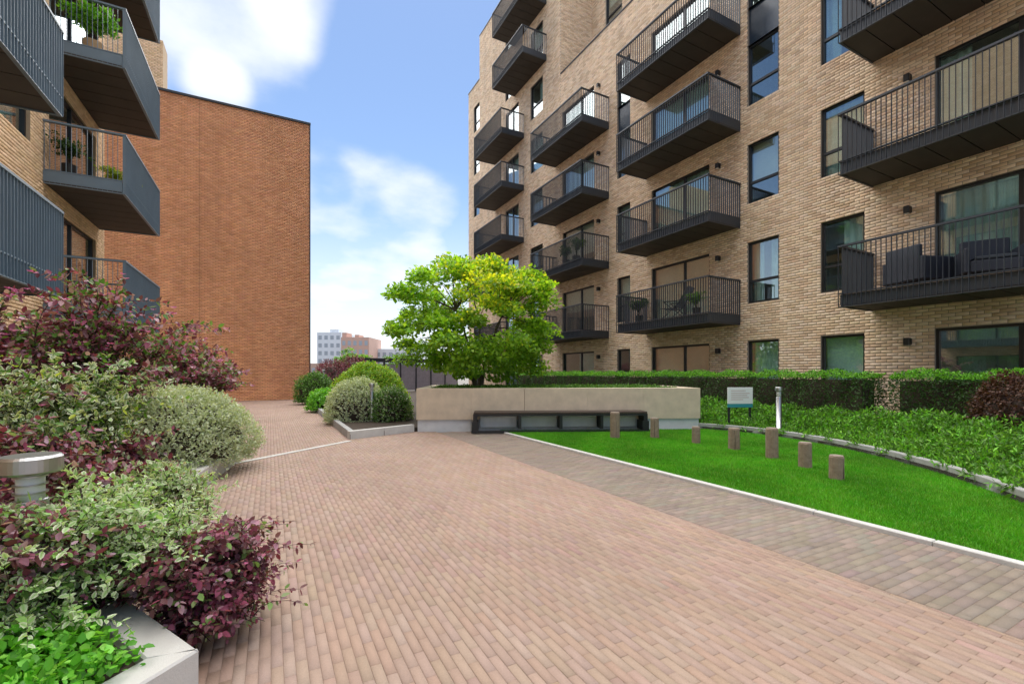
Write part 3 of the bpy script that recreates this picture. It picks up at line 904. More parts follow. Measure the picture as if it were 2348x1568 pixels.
def stem_shrub(name, label, base, ns, height, spread, ll, lw, pal, rim=None, step=.035, lean=(0, 0), arch=.35, droop=0.0, big=True, flowers=None, twigs=4, start=.22, hmin=.62, group=None, cat='shrub', mixpal=None, mixf=0.0, bloomp=None):
    root = empty(name, base, 0, label, cat, group)
    mb = MB(); Ps, Us, Ns = [], [], []; tips = []
    def stem(p0, p2, r, top):
        dirh = Vector((p2.x - p0.x, p2.y - p0.y, 0))
        p1 = p0 + dirh * .25 + Vector((0, 0, (p2.z - p0.z) * (.75 + arch) + arch * dirh.length))
        pts = [bez(p0, p1, p2, t) for t in (0, .25, .5, .75, 1)]
        mb.tube(pts, [r, r*.8, r*.62, r*.42, r*.18], 4)
        length = sum((pts[i+1] - pts[i]).length for i in range(4))
        nn = max(3, int(length * (1 - start) / step))
        az = random.uniform(0, 3.1)
        for i in range(nn):
            t = start + (1 - start) * (i + random.random() * .6) / nn
            p = bez(p0, p1, p2, t); d = (bez(p0, p1, p2, min(1, t + .03)) - bez(p0, p1, p2, max(0, t - .03))).normalized()
            s1 = d.cross(Vector((.3, .2, 1))).normalized(); s2 = d.cross(s1)
            az += 1.57 + random.uniform(-.3, .3)
            for q in (0, math.pi):
                sd = s1 * math.cos(az + q) + s2 * math.sin(az + q)
                u = d * .55 + sd * .85 + Vector((random.gauss(0, .2), random.gauss(0, .2), .12 - droop + random.gauss(0, .2)))
                Ps.append(p); Us.append(u); Ns.append(Vector((0, 0, 1)) * .8 + sd * -.1 + d * .3 + Vector((random.gauss(0, .3), random.gauss(0, .3), random.gauss(0, .2))))
        return bez(p0, p1, p2, .55), bez(p0, p1, p2, .8), p2
    for k in range(ns):
        th = random.uniform(0, 2 * math.pi); rr = spread * math.sqrt(random.uniform(.02, 1))
        tip = Vector((rr * math.cos(th) + lean[0], rr * math.sin(th) + lean[1], height * random.uniform(hmin, 1.0) * (1 - .35 * (rr / spread) ** 2)))
        p0 = Vector((random.gauss(0, .07) * spread, random.gauss(0, .07) * spread, 0))
        a, b, c = stem(p0, tip, .006 + .004 * height, True)
        tips.append(c)
        for j in range(twigs):
            q = a.lerp(c, random.uniform(.1, .9))
            e = q + Vector((random.gauss(0, .17), random.gauss(0, .17), random.uniform(.02, .22))) * (.6 + .5 * height)
            stem(q, e, .003, False); tips.append(e)
    mb.obj('stems', MAT['twig'], root)
    P = np.array(Ps); U = np.array(Us); Nn = np.array(Ns); n = len(P)
    cc = palette(pal, n)
    if mixpal:
        m = rng.random(n) < mixf; cc[m] = palette(mixpal, int(m.sum()))
    ce = palette(rim, n, .1) if rim else None
    if ce is not None:
        keepc = rng.random(n) < .25; ce[keepc] = cc[keepc]
    sz = rng.uniform(.45, 1.35, n)
    o = link('foliage', leaves_mesh('foliage', P, U, Nn, ll * sz, lw * sz, cc, ce, big), MAT['leaf'], root); o['kind'] = 'stuff'
    if flowers:
        m = flowers
        idx = rng.integers(0, len(tips), m)
        fp, fu = [], []
        for i in idx:
            c = tips[i] + Vector((random.gauss(0, .03), random.gauss(0, .03), random.gauss(0, .025)))
            for q in range(5):
                a = q * 1.2566 + random.random()
                fp.append(c); fu.append(Vector((math.cos(a), math.sin(a), .5)))
        fp, fu = np.array(fp), np.array(fu); k = len(fp)
        fs = bloomp[1] if bloomp else .018
        o = link('flowers', leaves_mesh('flowers', fp, fu, rdir(k) * .3 + np.array((0, 0, 1.)), fs, fs * .7, palette(bloomp[0] if bloomp else PINK, k), None, False), MAT['petal'], root); o['kind'] = 'stuff'
    return root

def lumpy(d, seed, amp):
    r2 = np.random.default_rng(seed)
    c = unit(r2.normal(size=(26, 3))); w = r2.uniform(.4, 1, 26)
    f = np.zeros(len(d))
    for i in range(26):
        f += w[i] * np.exp(-(1 - d @ c[i]) / .06)
    return 1 + amp * (f / f.max() - .45)

def dome_shrub(name, label, base, rx, ry, rz, n, ll, lw, pal, rim=None, amp=.22, seed=1, big=False, cat='shrub', group=None, zc=.35, mixpal=None, mixf=0.0, core=.80):
    """tight rounded bush: sprigs of small leaves over a lumpy body with a twiggy heart"""
    root = empty(name, base, 0, label, cat, group)
    ns = n // 7
    d = rdir(ns); d[:, 2] = np.where(d[:, 2] < -.35, -d[:, 2], d[:, 2])
    rad = lumpy(d, seed, amp) * (1 - np.abs(rng.normal(0, .09, ns)))
    S0 = np.array((rx, ry, rz))
    C = d * rad[:, None] * S0 + np.array((0, 0, rz * zc))
    C[:, 2] = np.maximum(C[:, 2], .02)
    out = unit(d / S0)
    spr = unit(out + rng.normal(0, .35, (ns, 3)) + np.array((0, 0, .35)))
    P = np.repeat(C, 7, axis=0) + np.repeat(spr, 7, axis=0) * (np.tile(np.arange(7), ns) * ll * .42 - ll)[:, None] + rng.normal(0, ll * .12, (ns * 7, 3))
    U = unit(np.repeat(spr, 7, axis=0) * .55 + rng.normal(0, .6, (ns * 7, 3)))
    Nh = unit(np.repeat(out, 7, axis=0) + np.array((0, 0, .6)) + rng.normal(0, .45, (ns * 7, 3)))
    k = len(P); cc = palette(pal, k)
    if mixpal:
        m = rng.random(k) < mixf; cc[m] = palette(mixpal, int(m.sum()))
    ce = palette(rim, k, .1) if rim else None
    sz = rng.uniform(.65, 1.2, k)
    o = link('foliage', leaves_mesh('foliage', P, U, Nh, ll * sz, lw * sz, cc, ce, big), MAT['leaf'], root); o['kind'] = 'stuff'
    nu, nv = 22, 12
    V = []; F = []
    for j in range(nv + 1):
        for i in range(nu):
            ph = math.pi * (.02 + .70 * j / nv); a = 2 * math.pi * i / nu
            V.append((math.sin(ph) * math.cos(a), math.sin(ph) * math.sin(a), math.cos(ph)))
    V = np.array(V); rr = lumpy(V, seed, amp) * core
    V = V * rr[:, None] * S0 + np.array((0, 0, rz * zc)); V[:, 2] = np.maximum(V[:, 2], -.01)
    F = [(j*nu + i, (j+1)*nu + i, (j+1)*nu + (i+1) % nu, j*nu + (i+1) % nu) for j in range(nv) for i in range(nu)]
    link('branches', np_mesh('branches', V, [np.array(F)], smooth=True), MAT['twig'], root)
    return root

# ------------------------------------------------------------------ lawn grass
def scatter(poly, n):
    P = np.array(poly); lo, hi = P.min(0), P.max(0)
    q = rng.uniform(lo, hi, (int(n * 2.2), 2))
    q = q[inpoly(q[:, 0], q[:, 1], poly)]
    return q[:n]
q = scatter(LAWN, 330000)
nb = len(q)
patch = .5 + .5 * np.sin(q[:, 0] * 2.3 + 1.7 * np.sin(q[:, 1] * 1.3)) * np.sin(q[:, 1] * 1.9 + 1.1 * np.sin(q[:, 0] * 1.7))
hgt = rng.uniform(.022, .048, nb)
az = rng.uniform(0, 6.283, nb)
base3 = np.stack([q[:, 0], q[:, 1], np.full(nb, .012)], 1)
side = np.stack([np.cos(az), np.sin(az), np.zeros(nb)], 1) * .0045
tip = base3 + np.stack([rng.normal(0, .014, nb), rng.normal(0, .014, nb), hgt], 1)
Vg = np.stack([base3 - side, base3 + side, tip], 1).reshape(-1, 3)
fine = .5 + .5 * np.sin(q[:, 0] * 9.1 + 2.2 * np.sin(q[:, 1] * 6.3)) * np.sin(q[:, 1] * 8.3 + 1.9 * np.sin(q[:, 0] * 5.7))
gc = (np.array((.095, .38, .016)) + fine[:, None] * np.array((.05, .035, .012))) * (1 + rng.normal(0, .22, (nb, 1))) * (.80 + .40 * patch[:, None])
dry = rng.random(nb) < .03 + .06 * fine ** 2; gc[dry] = np.array((.26, .42, .06))
gc = np.clip(gc, .005, .8)
o = link('grass', np_mesh('grass', Vg, [np.arange(nb * 3).reshape(-1, 3)], np.repeat(gc, 3, axis=0)), MAT['grass'])
tag(o, 'short bright green mown grass of the lawn', 'grass', kind='stuff')

# ------------------------------------------------------------------ bench wall, bench
WL = (WPR - WPL).length
WA = (WPR - WPL).normalized()
WRZ = math.atan2(WA.y, WA.x)
bw = empty('bench_wall', WPL, WRZ, 'low beige stone retaining wall with pale plinth behind the bench', 'wall')
np_ = 5; seams = [0, 1.30, 2.58, 4.12, 5.5, WL]
for i in range(5):
    MB().box(seams[i] + (.004 if i == 2 else .0012), seams[i+1] - (.004 if i == 1 else .0012), 0, .30, .285, 1.0 + .03, .002).obj('stone_panel', MAT['stone'], bw)
    MB().box(seams[i] + .004 + (.02 if i == 0 else 0), seams[i+1] - .004 - (.02 if i == 4 else 0), .035, .29, -.02, .281, .005).obj('plinth_block', MAT['plinth'], bw)
MB().box(0, .30, .304, 3.4, .285, 1.03, .006).obj('stone_panel', MAT['stone'], bw)
MB().box(.02, .29, .304, 3.4, -.02, .281, .005).obj('plinth_block', MAT['plinth'], bw)
MB().box(WL - .30, WL, .304, 2.4, .285, 1.03, .006).obj('stone_panel', MAT['stone'], bw)
MB().box(WL - .29, WL - .02, .304, 2.4, -.02, .281, .005).obj('plinth_block', MAT['plinth'], bw)
MB().box(.302, WL - .302, .302, 3.2, .0, .93).obj('soil_fill', MAT['soil'], bw)

def wpt(u, n, z=0.0):      # point along the bench wall, n metres in front of it
    p = WPL + WA * u
    nn = Vector((WA.y, -WA.x, 0))
    return p + nn * n + Vector((0, 0, z))
# bench: columns 1104..1488 of the photo
bu0, bu1 = 1.38, 5.42
bn = empty('garden_bench', wpt(bu0, .02), WRZ, 'long dark timber bench set against the beige wall, at the tip of the lawn', 'bench')
bl_ = bu1 - bu0
for i in range(5):
    MB().box(.0, bl_, -.46 + i * .093, -.46 + i * .093 + .083, .455, .50, .006).obj('seat_slat', MAT['bench'], bn)
MB().box(.02, bl_ - .02, -.45, -.42, .41, .45).obj('front_rail', MAT['dark'], bn)
MB().box(-.06, bl_ + .06, -.44, -.39, .015, .07).obj('base_rail', MAT['dark'], bn)
for x in (-.05, bl_ - .10):
    mb = MB(); mb.box(x, x + .15, -.44, -.02, .07, .28); mb.box(x + .03, x + .12, -.43, -.03, .28, .45); mb.obj('end_leg', MAT['dark'], bn)
for x in (1.06, 2.02, 2.98):
    MB().box(x - .03, x + .03, -.42, -.03, .10, .45).obj('leg', MAT['dark'], bn)
for x0 in (.14, 1.10, 2.06, 3.02):
    MB().box(x0, x0 + .86, -.10, -.03, .11, .37, .006).obj('back_block', MAT['plinth' if x0 < 1 else 'concrete'], bn)

# ------------------------------------------------------------------ left planter and right bed edging
pl = empty('planter_edge', (0, 0, 0), 0, 'white concrete planter edge round the shrubs, lower left', 'planter')
for i in range(len(BED_L) - 3):
    a, b = Vector((*BED_L[i], 0)), Vector((*BED_L[i + 1], 0))
    d = (b - a).normalized(); ln = (b - a).length
    inn = Vector((-d.y, d.x, 0))
    mb = MB()
    def off(j):      # inner corner of the polygon at vertex j
        p = Vector((*BED_L[j], 0)); d1 = (p - Vector((*BED_L[j-1], 0))).normalized(); d2 = (Vector((*BED_L[(j+1) % len(BED_L)], 0)) - p).normalized()
        n1, n2 = Vector((-d1.y, d1.x, 0)), Vector((-d2.y, d2.x, 0)); m_ = (n1 + n2).normalized()
        return p + m_ * (.15 / max(.3, m_.dot(n1)))
    ia, ib = off(i) if i > 0 else a + inn * .15, off(i + 1)
    for z in (-.02, .215):
        mb.v += [(*a.xy, z), (*b.xy, z), (*ib.xy, z), (*ia.xy, z)]
    c = .008
    mid = lambda p, q: (p * (1 - c) + q * c)
    mb.v += [(*(a + inn * c).xy, .225), (*(b + inn * c).xy, .225), (*(ib - inn * c).xy, .225), (*(ia - inn * c).xy, .225)]
    mb.f += [(0, 1, 5, 4), (2, 3, 7, 6), (1, 2, 6, 5), (3, 0, 4, 7), (4, 5, 9, 8), (6, 7, 11, 10), (5, 6, 10, 9), (7, 4, 8, 11), (8, 9, 10, 11)]
    mb.obj('coping_stone', MAT['concrete'], pl)
inner = [(-2.6, .2), (-.42, 2.34), (-1.3, 3.92), (-.6, 8.3), (-1.1, 10.25), (-4.4, 10.75), (-4.4, .2)]
MB().poly(inner, 0, .17).obj('soil_fill', MAT['soil'], pl)

ed = empty('bed_edging', (0, 0, 0), 0, 'pale stone edging around the bed of rounded bushes', 'kerb')
segs = [((1.49, 10.10), (3.14, 10.74))]
def edge_run(p, q, n, mat, parent, h=.17, w=.12, nm='edging_block'):
    p, q = Vector((*p, 0)), Vector((*q, 0)); d = (q - p); ln = d.length / n; rz = math.atan2(d.y, d.x)
    for i in range(n):
        MB().box(.003, ln - .003, 0, w, -.02, h, .008).obj(nm, mat, parent, p + d.normalized() * ln * i, rz)
edge_run((1.49, 10.10), (3.05, 10.70), 2, MAT['concrete'], ed)
edge_run((1.47, 26.0), (1.47, 10.25), 14, MAT['concrete_g'], ed)

# ------------------------------------------------------------------ timber posts on the lawn
posts = [(1410, 945, 1006, 24, 'tallest pale timber post on the lawn, nearest the bench'),
         (1501, 958, 1006, 21, 'second timber post on the lawn counting from the bench'),
         (1596, 978, 1019, 20, 'short dark timber post, third on the lawn from the bench'),
         (1683, 981, 1033, 27, 'timber post below the white sign, fourth from the bench'),
         (1770, 981, 1053, 29, 'tall timber post in front of the silver bollard'),
         (1846, 1014, 1075, 30, 'second nearest timber post on the lawn, right of the silver bollard'),
         (1918, 1044, 1102, 33, 'nearest dark squat timber post on the lawn')]
for (px, yt, yb, wpx, lab) in posts:
    x, y = gnd(px, yb); t = H * FPX / (yb - HOR)
    h = (yb - yt) * t / FPX; r = wpx * t / FPX / 2 * .92
    root = empty('timber_post', (x, y, 0), random.uniform(0, 6), lab, 'post', 'timber posts in a row on the lawn')
    mb = MB(); b = 0
    mb.lathe([(r * 1.03, -.05), (r * 1.0, h * .3), (r * .985, h * .7), (r * .98, h - .02), (r * .90, h)], 16, jit=.025)
    mb.obj('stake', MAT['timber'], root, smooth=False)
    mb = MB(); mb.lathe([(r * .88, h), (r * .86, h + .004)], 16, jit=.02); mb.obj('end_grain', MAT['endgrain'], root)
    mb = MB(); mb.tube([(r * .98, 0, .02), (r * .985, .004, h * .5), (r * .97, -.004, h - .03)], [.006, .005, .003], 4); mb.obj('crack', MAT['twig'], root)

# ------------------------------------------------------------------ bollard lights
def bollard(x, y, h, label, rp=.055, rc=.075):
    root = empty('bollard_light', (x, y, 0), 0, label, 'bollard', 'steel bollard lights')
    mb = MB(); mb.lathe([(rc * 1.2, .0), (rc * 1.2, .012), (rp, .016), (rp, h - .22), (rp * .94, h - .215)], 36); mb.obj('shaft', MAT['steel'], root, smooth=True)
    mb = MB(); mb.lathe([(rp * .8, h - .215), (rp * .8, h - .085)], 36); mb.obj('lens', MAT['lamp'], root, smooth=True)
    mb = MB(); mb.lathe([(rc * .96, h - .085), (rc, h - .075), (rc, h - .012), (rc * .9, h)], 36); mb.obj('cap', MAT['steel'], root, smooth=False)
    for k in range(3):
        mb = MB(); mb.lathe([(rp * .98, h - .185 + k * .04), (rp * .98, h - .178 + k * .04)], 36); mb.obj('louvre', MAT['steel'], root)
bollard(9.90, 6.09, 1.09, 'steel bollard light standing at the curved kerb by the hedge')
bollard(2.42, 12.6, 1.12, 'thin steel bollard light in front of the silver bush')
bollard(2.3, 23.8, 1.55, 'far steel bollard light beside the brown gable')
bp_ = at(70, 0, 2.22)
bollard(bp_.x, bp_.y, 1.0, 'steel bollard light half hidden among shrubs at the left edge', .065, .118)

# ------------------------------------------------------------------ notice board
c = at(1697, 975, 10.9)
sg = empty('notice_sign', (c.x, c.y, 0), -R(YAW) + .06, 'small white notice board with teal foot on two dark posts by the hedge', 'sign')
z0, z1 = H + (HOR - 934) * 10.9 / FPX, H + (HOR - 888) * 10.9 / FPX
MB().box(-.31, .31, -.012, .012, z0 + .09, z1, .004).obj('board', MAT['white'], sg)
MB().box(-.31, .31, -.011, .011, z0, z0 + .088, .004).obj('foot_band', MAT['teal'], sg)
for x in (-.28, .24): MB().box(x, x + .04, .014, .054, 0, z1 - .01).obj('post', MAT['dark'], sg)
for i, (zz, w_) in enumerate(((.40, .36), (.34, .46), (.29, .40), (.24, .44), (.19, .30))):
    MB().box(-.23, -.23 + w_, -.0145, -.0125, z0 + zz - .008, z0 + zz + .008).obj('print_line', MAT['print'], sg)

# ------------------------------------------------------------------ hedges
def hedge(label, x0, x1, y0, y1, z1, n, ll=.045, pal=GREEN, top=BRIGHT, name='hedge'):
    root = empty(name, ((x0 + x1) / 2, (y0 + y1) / 2, 0), 0, label, 'hedge')
    hx, hy = (x1 - x0) / 2, (y1 - y0) / 2
    MB().box(-hx + .14, hx - .14, -hy + .14, hy - .14, 0, z1 - .13).obj('branches', MAT['twig'], root)
    A1, A2, A3 = 2 * hy * z1, 2 * hy * 2 * hx, 2 * hx * z1
    w = np.array((A1, A2 * 1.3, A3)); w /= w.sum()
    face = rng.choice(3, n, p=w)
    u = rng.uniform(-1, 1, n); v = rng.uniform(0, 1, n)
    dep = np.abs(rng.normal(0, .06, n)) - .02
    P = np.zeros((n, 3)); Nf = np.zeros((n, 3))
    m = face == 0; P[m] = np.stack([-hx + dep[m], u[m] * hy, v[m] * z1], 1); Nf[m] = (-1, 0, 0)
    m = face == 1; P[m] = np.stack([(v[m] * 2 - 1) * hx, u[m] * hy, z1 - dep[m]], 1); Nf[m] = (0, 0, 1)
    m = face == 2; P[m] = np.stack([u[m] * hx, -hy + dep[m], v[m] * z1], 1); Nf[m] = (0, -1, 0)
    wob = .045 * np.sin(P[:, 1] * 5.1 + P[:, 2] * 4) + .035 * np.sin(P[:, 1] * 11.7 + P[:, 0] * 7) + .02 * np.sin(P[:, 1] * 23 + P[:, 2] * 17)
    P += Nf * wob[:, None]
    U = unit(Nf * .5 + rng.normal(0, .55, (n, 3)) + np.array((0, 0, .35)))
    Nh = unit(Nf + rng.normal(0, .5, (n, 3)) + np.array((0, 0, .4)))
    cc = palette(pal, n)
    top_leaves = (P[:, 2] > z1 - .10) & (rng.random(n) < .8)        # mostly bright green leaves near the clipped top
    cc[top_leaves] = palette(top, int(top_leaves.sum()))
    sz = rng.uniform(.6, 1.25, n)
    o = link('foliage', leaves_mesh('foliage', P, U, Nh, ll * sz, ll * .62 * sz, cc), MAT['leaf'], root); o['kind'] = 'stuff'
    return root
hedge('long clipped green hedge along the buff building, left of the gap', 10.95, 11.75, 4.9, 20.5, 1.38, 60000, pal=DARKG)
hedge('clipped green hedge at the right edge, beyond the gap', 10.95, 11.75, .2, 4.52, 1.37, 24000, pal=DARKG)
COPPER = [(.075,.03,.022), (.10,.045,.028), (.055,.025,.02), (.12,.06,.035)]
dome_shrub('copper_shrub', 'dark copper-leaved shrub in front of the right-hand hedge', (10.55, 2.62, .08), .5, .62, 1.0, 9000, .05, .03, COPPER, seed=14, zc=.3)

# ------------------------------------------------------------------ ground cover in the border
poly = SB2
q = scatter(poly, 30000)
q = q[(q[:, 0] < 11.3) & (q[:, 1] > .0)]
d = np.min(np.linalg.norm(q[:, None, :] - CV[None, ::2, :], axis=2), axis=1)
keep_ = d > .16; q, d = q[keep_], d[keep_]
mound = np.clip((d - .1) * .62, .04, .66) * (.75 + .25 * np.sin(q[:, 0] * 4.1 + q[:, 1] * 2.7) * np.sin(q[:, 1] * 3.3 - q[:, 0]))
n = len(q); per = 6
zz = (rng.random((n, per)) ** .55) * mound[:, None]
P = np.stack([np.repeat(q[:, 0], per) + rng.normal(0, .04, n * per), np.repeat(q[:, 1], per) + rng.normal(0, .04, n * per), .09 + zz.ravel()], 1)
k = len(P)
U = unit(rng.normal(0, .7, (k, 3)) + np.array((0, 0, .5))); Nh = unit(rng.normal(0, .5, (k, 3)) + np.array((0, 0, 1)))
sz = rng.uniform(.6, 1.3, k)
cc = palette(BRIGHT, k, .2); m = rng.random(k) < .55; cc[m] = palette(GREEN, int(m.sum()))
o = link('ground_cover', leaves_mesh('ground_cover', P, U, Nh, .085 * sz, .028 * sz, cc), MAT['leaf'])
tag(o, 'loose bright green ground cover between curved kerb and hedge', 'ground cover', kind='stuff')
# low planting on top of the bench wall
q = rng.uniform((.33, .33), (WL - .33, 3.0), (5200, 2))
P = np.array([tuple(wpt(a, -b, .93)) for a, b in q]); P[:, 2] += rng.random(len(P)) ** .7 * .07
P = np.repeat(P, 5, axis=0) + rng.normal(0, .04, (len(P) * 5, 3)) * np.array((1, 1, .5)); k = len(P)
cc = palette(GREEN, k); sz = rng.uniform(.6, 1.2, k)
o = link('wall_top_planting', leaves_mesh('wall_top_planting', P, unit(rng.normal(0, .7, (k, 3)) + np.array((0, 0, .6))), unit(rng.normal(0, .5, (k, 3)) + np.array((0, 0, 1))), .07 * sz, .035 * sz, cc), MAT['leaf'])
tag(o, 'low dark green planting on top of the bench wall', 'ground cover', kind='stuff')

# ------------------------------------------------------------------ the maple
def tree(name, label, base, height, rx, ry, crown_z0, nclump, per, ll, pal, top, seed, trunks=4, trunk_r=.06, sunlit=None, cat='tree', lean=(0, 0)):
    rs = random.Random(seed); r2 = np.random.default_rng(seed)
    root = empty(name, base, 0, label, cat)
    cl = []
    zc = (height + crown_z0) / 2; hz = (height - crown_z0) / 2
    tries = 0
    while len(cl) < nclump and tries < 20000:
        tries += 1
        zz_ = r2.uniform(-1, 1); an = r2.uniform(0, 6.283); hr = (1 - abs(zz_) ** 3) ** .5
        v = np.array((math.cos(an) * hr, math.sin(an) * hr, zz_)); r = r2.uniform(.25, 1.0) ** .55
        wob = 1 + .10 * math.sin(5 * math.atan2(v[1], v[0]) + seed) + .08 * math.sin(7 * v[2] + 2 * v[0])
        p = np.array((v[0] * rx * r * wob + lean[0], v[1] * ry * r * wob + lean[1], zc + v[2] * hz * (1 + .1 * math.sin(4 * v[0] * 3))))
        if p[2] < crown_z0 - .1: continue
        if all(np.linalg.norm((p - c) / (1, 1, .7)) > .30 * (rx * ry * hz / nclump * 4.2) ** (1/3) for c in cl): cl.append(p)
    mb = MB(); starts = []
    for k in range(trunks):
        a = 6.283 * k / trunks + rs.uniform(-.4, .4); s = rs.uniform(.25, .5)
        e = Vector((math.cos(a) * rx * .38, math.sin(a) * ry * .38, crown_z0 + (height - crown_z0) * rs.uniform(.35, .6)))
        p0 = Vector((math.cos(a) * .08, math.sin(a) * .08, -.1)); p1 = Vector((e.x * .25, e.y * .25, e.z * .55))
        pts = [bez(p0, p1, e, t) + Vector((rs.gauss(0, .02), rs.gauss(0, .02), 0)) * (t > 0) for t in (0, .2, .4, .6, .8, 1)]
        mb.tube(pts, [trunk_r * q for q in (1.1, .85, .75, .6, .45, .28)], 8)
        starts += pts[2:]
    tr = mb.obj('trunk', MAT['bark'], root, smooth=True)
    mb = MB()
    for c in cl:
        c_ = Vector(c); s = min(starts, key=lambda p: (p - c_).length + .6 * max(0, p.z - c_.z))
        m_ = s.lerp(c_, .5) + Vector((rs.gauss(0, .08), rs.gauss(0, .08), -.05 + .10 * (c_ - s).length))
        pts = [bez(s, m_, c_, t) for t in (0, .33, .66, 1)]
        mb.tube(pts, [trunk_r * .34, trunk_r * .25, trunk_r * .17, trunk_r * .08], 5)
    mb.obj('branches', MAT['bark'], root, smooth=True)
    Ps, Us, Ns, Cs = [], [], [], []
    for i, c in enumerate(cl):
        n = int(per * r2.uniform(.6, 1.35)); srad = r2.uniform(.75, 1.3) * .62 * (rx * ry * hz / nclump * 4.2) ** (1/3)
        d = unit(r2.normal(size=(n, 3))); r = r2.random(n) ** .45
        off = d * r[:, None] * srad * np.array((1.1, 1.1, .52))
        off[:, 2] -= .25 * srad * (off[:, 0] ** 2 + off[:, 1] ** 2) / (srad * srad)       # tiers droop at their rims
        P = c + off
        outw = unit(P - np.array((0, 0, zc - hz * .4)))
        U = unit(outw * .45 + r2.normal(0, .5, (n, 3)) + np.array((0, 0, -.15)))
        Nh = unit(np.array((0, 0, 1.)) + r2.normal(0, .45, (n, 3)) + outw * .3)
        pl_ = pal
        cc = palette(pl_, n, .18) * r2.uniform(.8, 1.2)
        if sunlit is not None:
            g_ = sunlit(c, zc, hz)  # share of leaves painted yellow as if in sun
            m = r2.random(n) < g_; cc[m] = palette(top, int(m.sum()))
        Ps.append(P); Us.append(U); Ns.append(Nh); Cs.append(cc)
    P = np.concatenate(Ps); k = len(P); sz = r2.uniform(.6, 1.25, k)
    o = link('crown', leaves_mesh('crown', P, np.concatenate(Us), np.concatenate(Ns), ll * sz, ll * .72 * sz, np.clip(np.concatenate(Cs), .003, .9)), MAT['leaf_t'], root); o['kind'] = 'stuff'
    return root
tb = at(1098, 870, 12.9)
SUNLIT_LEAF = [(.56,.62,.05), (.62,.64,.06), (.46,.58,.05)]  # sunlight on the crown top, put into the leaf colour
tree('maple_tree', 'spreading bright green maple with painted sunlit top growing behind the bench wall', (tb.x, tb.y, .9), 3.5, 2.45, 2.1, .55, 100, 330, .115,
     [(.22,.42,.04), (.27,.48,.05), (.15,.33,.035), (.34,.54,.06)], SUNLIT_LEAF, 23, 5, .055,
     sunlit=lambda c, zc, hz: .62 * math.exp(-((c[0] * CY - c[1] * SY - .25) / .95) ** 2 - ((c[2] - zc - .55 * hz) / (.55 * hz)) ** 2))

# ------------------------------------------------------------------ right bed bushes
c = at(850, 900, 14.4)
dome_shrub('lime_bush', 'rounded lime-green bush behind the silver bush in the bed', (c.x, c.y, .1), 1.15, 1.0, 1.36, 28000, .06, .034, BRIGHT, seed=3, mixpal=LIME, mixf=.7, zc=.2)
c = at(842, 940, 12.8)
c2 = at(835, 930, 13.2)
dome_shrub('silver_bush', 'rounded silvery variegated bush at the front of the right bed', (at(815, 0, 12.7).x, at(815, 0, 12.7).y, .1), .85, .8, .92, 16000, .05, .026, SAGE, CREAM, seed=4, zc=.25)
c = at(895, 0, 12.6)
dome_shrub('green_bush', 'mid-green bush between the silver bush and the bench wall', (c.x, c.y, .1), .62, .6, .66, 8000, .06, .032, GREEN, seed=5, zc=.3, mixpal=SAGE, mixf=.3)
for i, (px, t, r, h, pal, lab) in enumerate(((722, 20.5, .8, 1.1, GREEN, 'green shrub at the foot of the brown gable'), (752, 16.5, .7, .55, BRIGHT, 'low bright green plants along the path edge'),
                                       (765, 24, 1.2, 1.75, PURPLE, 'dark purple shrub near the brown gable'), (815, 25, 1.3, 1.85, PURPLE, 'dark purple shrub beyond the lime-green bush'))):
    c = at(px, 0, t)
    dome_shrub('bed_shrub', lab, (c.x, c.y, .1), r, r, h, 7000, .08, .045, pal, seed=20 + i, zc=.2)

# ------------------------------------------------------------------ boundary screen and far things
fn = empty('boundary_screen', (0, 0, 0), 0, 'grey panelled boundary screen with dark top beam behind the maple', 'fence')
p, qv = Vector((4.6, 31.6, 0)), Vector((13.0, 33.4, 0)); dv = (qv - p); rz = math.atan2(dv.y, dv.x); nseg = 7; ls = dv.length / nseg
scr = plain('screen_panel', (.30, .27, .30), .7, var=.15)
for i in range(nseg):
    o_ = p + dv.normalized() * ls * i
    MB().box(.05, ls - .05, -.02, .02, .15, 2.0).obj('panel', scr, fn, o_, rz)
    MB().box(-.05, .05, -.05, .05, 0, 2.15).obj('post', MAT['coping'], fn, o_, rz)
MB().box(-.1, dv.length + .1, -.08, .08, 2.15, 2.42).obj('top_beam', MAT['coping'], fn, p, rz)

far_glass = plain('far_window', (.30, .34, .39), .3, var=.2)  # distance haze mixed into the pane colour
def far_block(name, label, px0, px1, ytop, t, col, rows, cols, depth=14, roofbits=()):
    a, b = at(px0, ytop, t), at(px1, ytop, t)
    d = (b - a); w = d.length; rz = math.atan2(d.y, d.x); h = a.z
    root = empty(name, (a.x, a.y, 0), rz, label, 'building')
    fm = plain(name + '_wall', col, .9, var=.06, scale=.2)  # wall colours are paled to stand in for haze
    MB().box(0, w, 0, depth, 0, h).obj('wall', fm, root)
    for i in range(cols):
        for j in range(rows):
            cw, rh = w / cols, 2.9
            zt = h - 1.2 - j * rh
            MB().box(i * cw + cw * .22, i * cw + cw * .78, -.03, .06, zt - 1.5, zt).obj('window', far_glass, root)
    for (u0, u1, hh) in roofbits:
        MB().box(u0 * w, u1 * w, 1, 6, h, h + hh).obj('roof_housing', fm, root)
    return root
far_block('far_tower', 'pale grey far-off tower block right of the brown gable', 727, 782, 762, 170, (.62, .66, .71), 5, 4, roofbits=((.5, .85, 1.2),))
far_block('far_flats', 'far-off red-brown brick flats beside the pale tower', 782, 846, 773, 150, (.50, .33, .27), 4, 5, roofbits=((.0, .16, 1.6), (.45, .6, .9)))
far_block('far_offices', 'far-off low pale block behind the maple', 846, 960, 800, 160, (.62, .65, .69), 3, 8)
far_block('far_terrace', 'far-off low pinkish terrace just right of the gable', 700, 800, 833, 120, (.45, .30, .24), 1, 8)
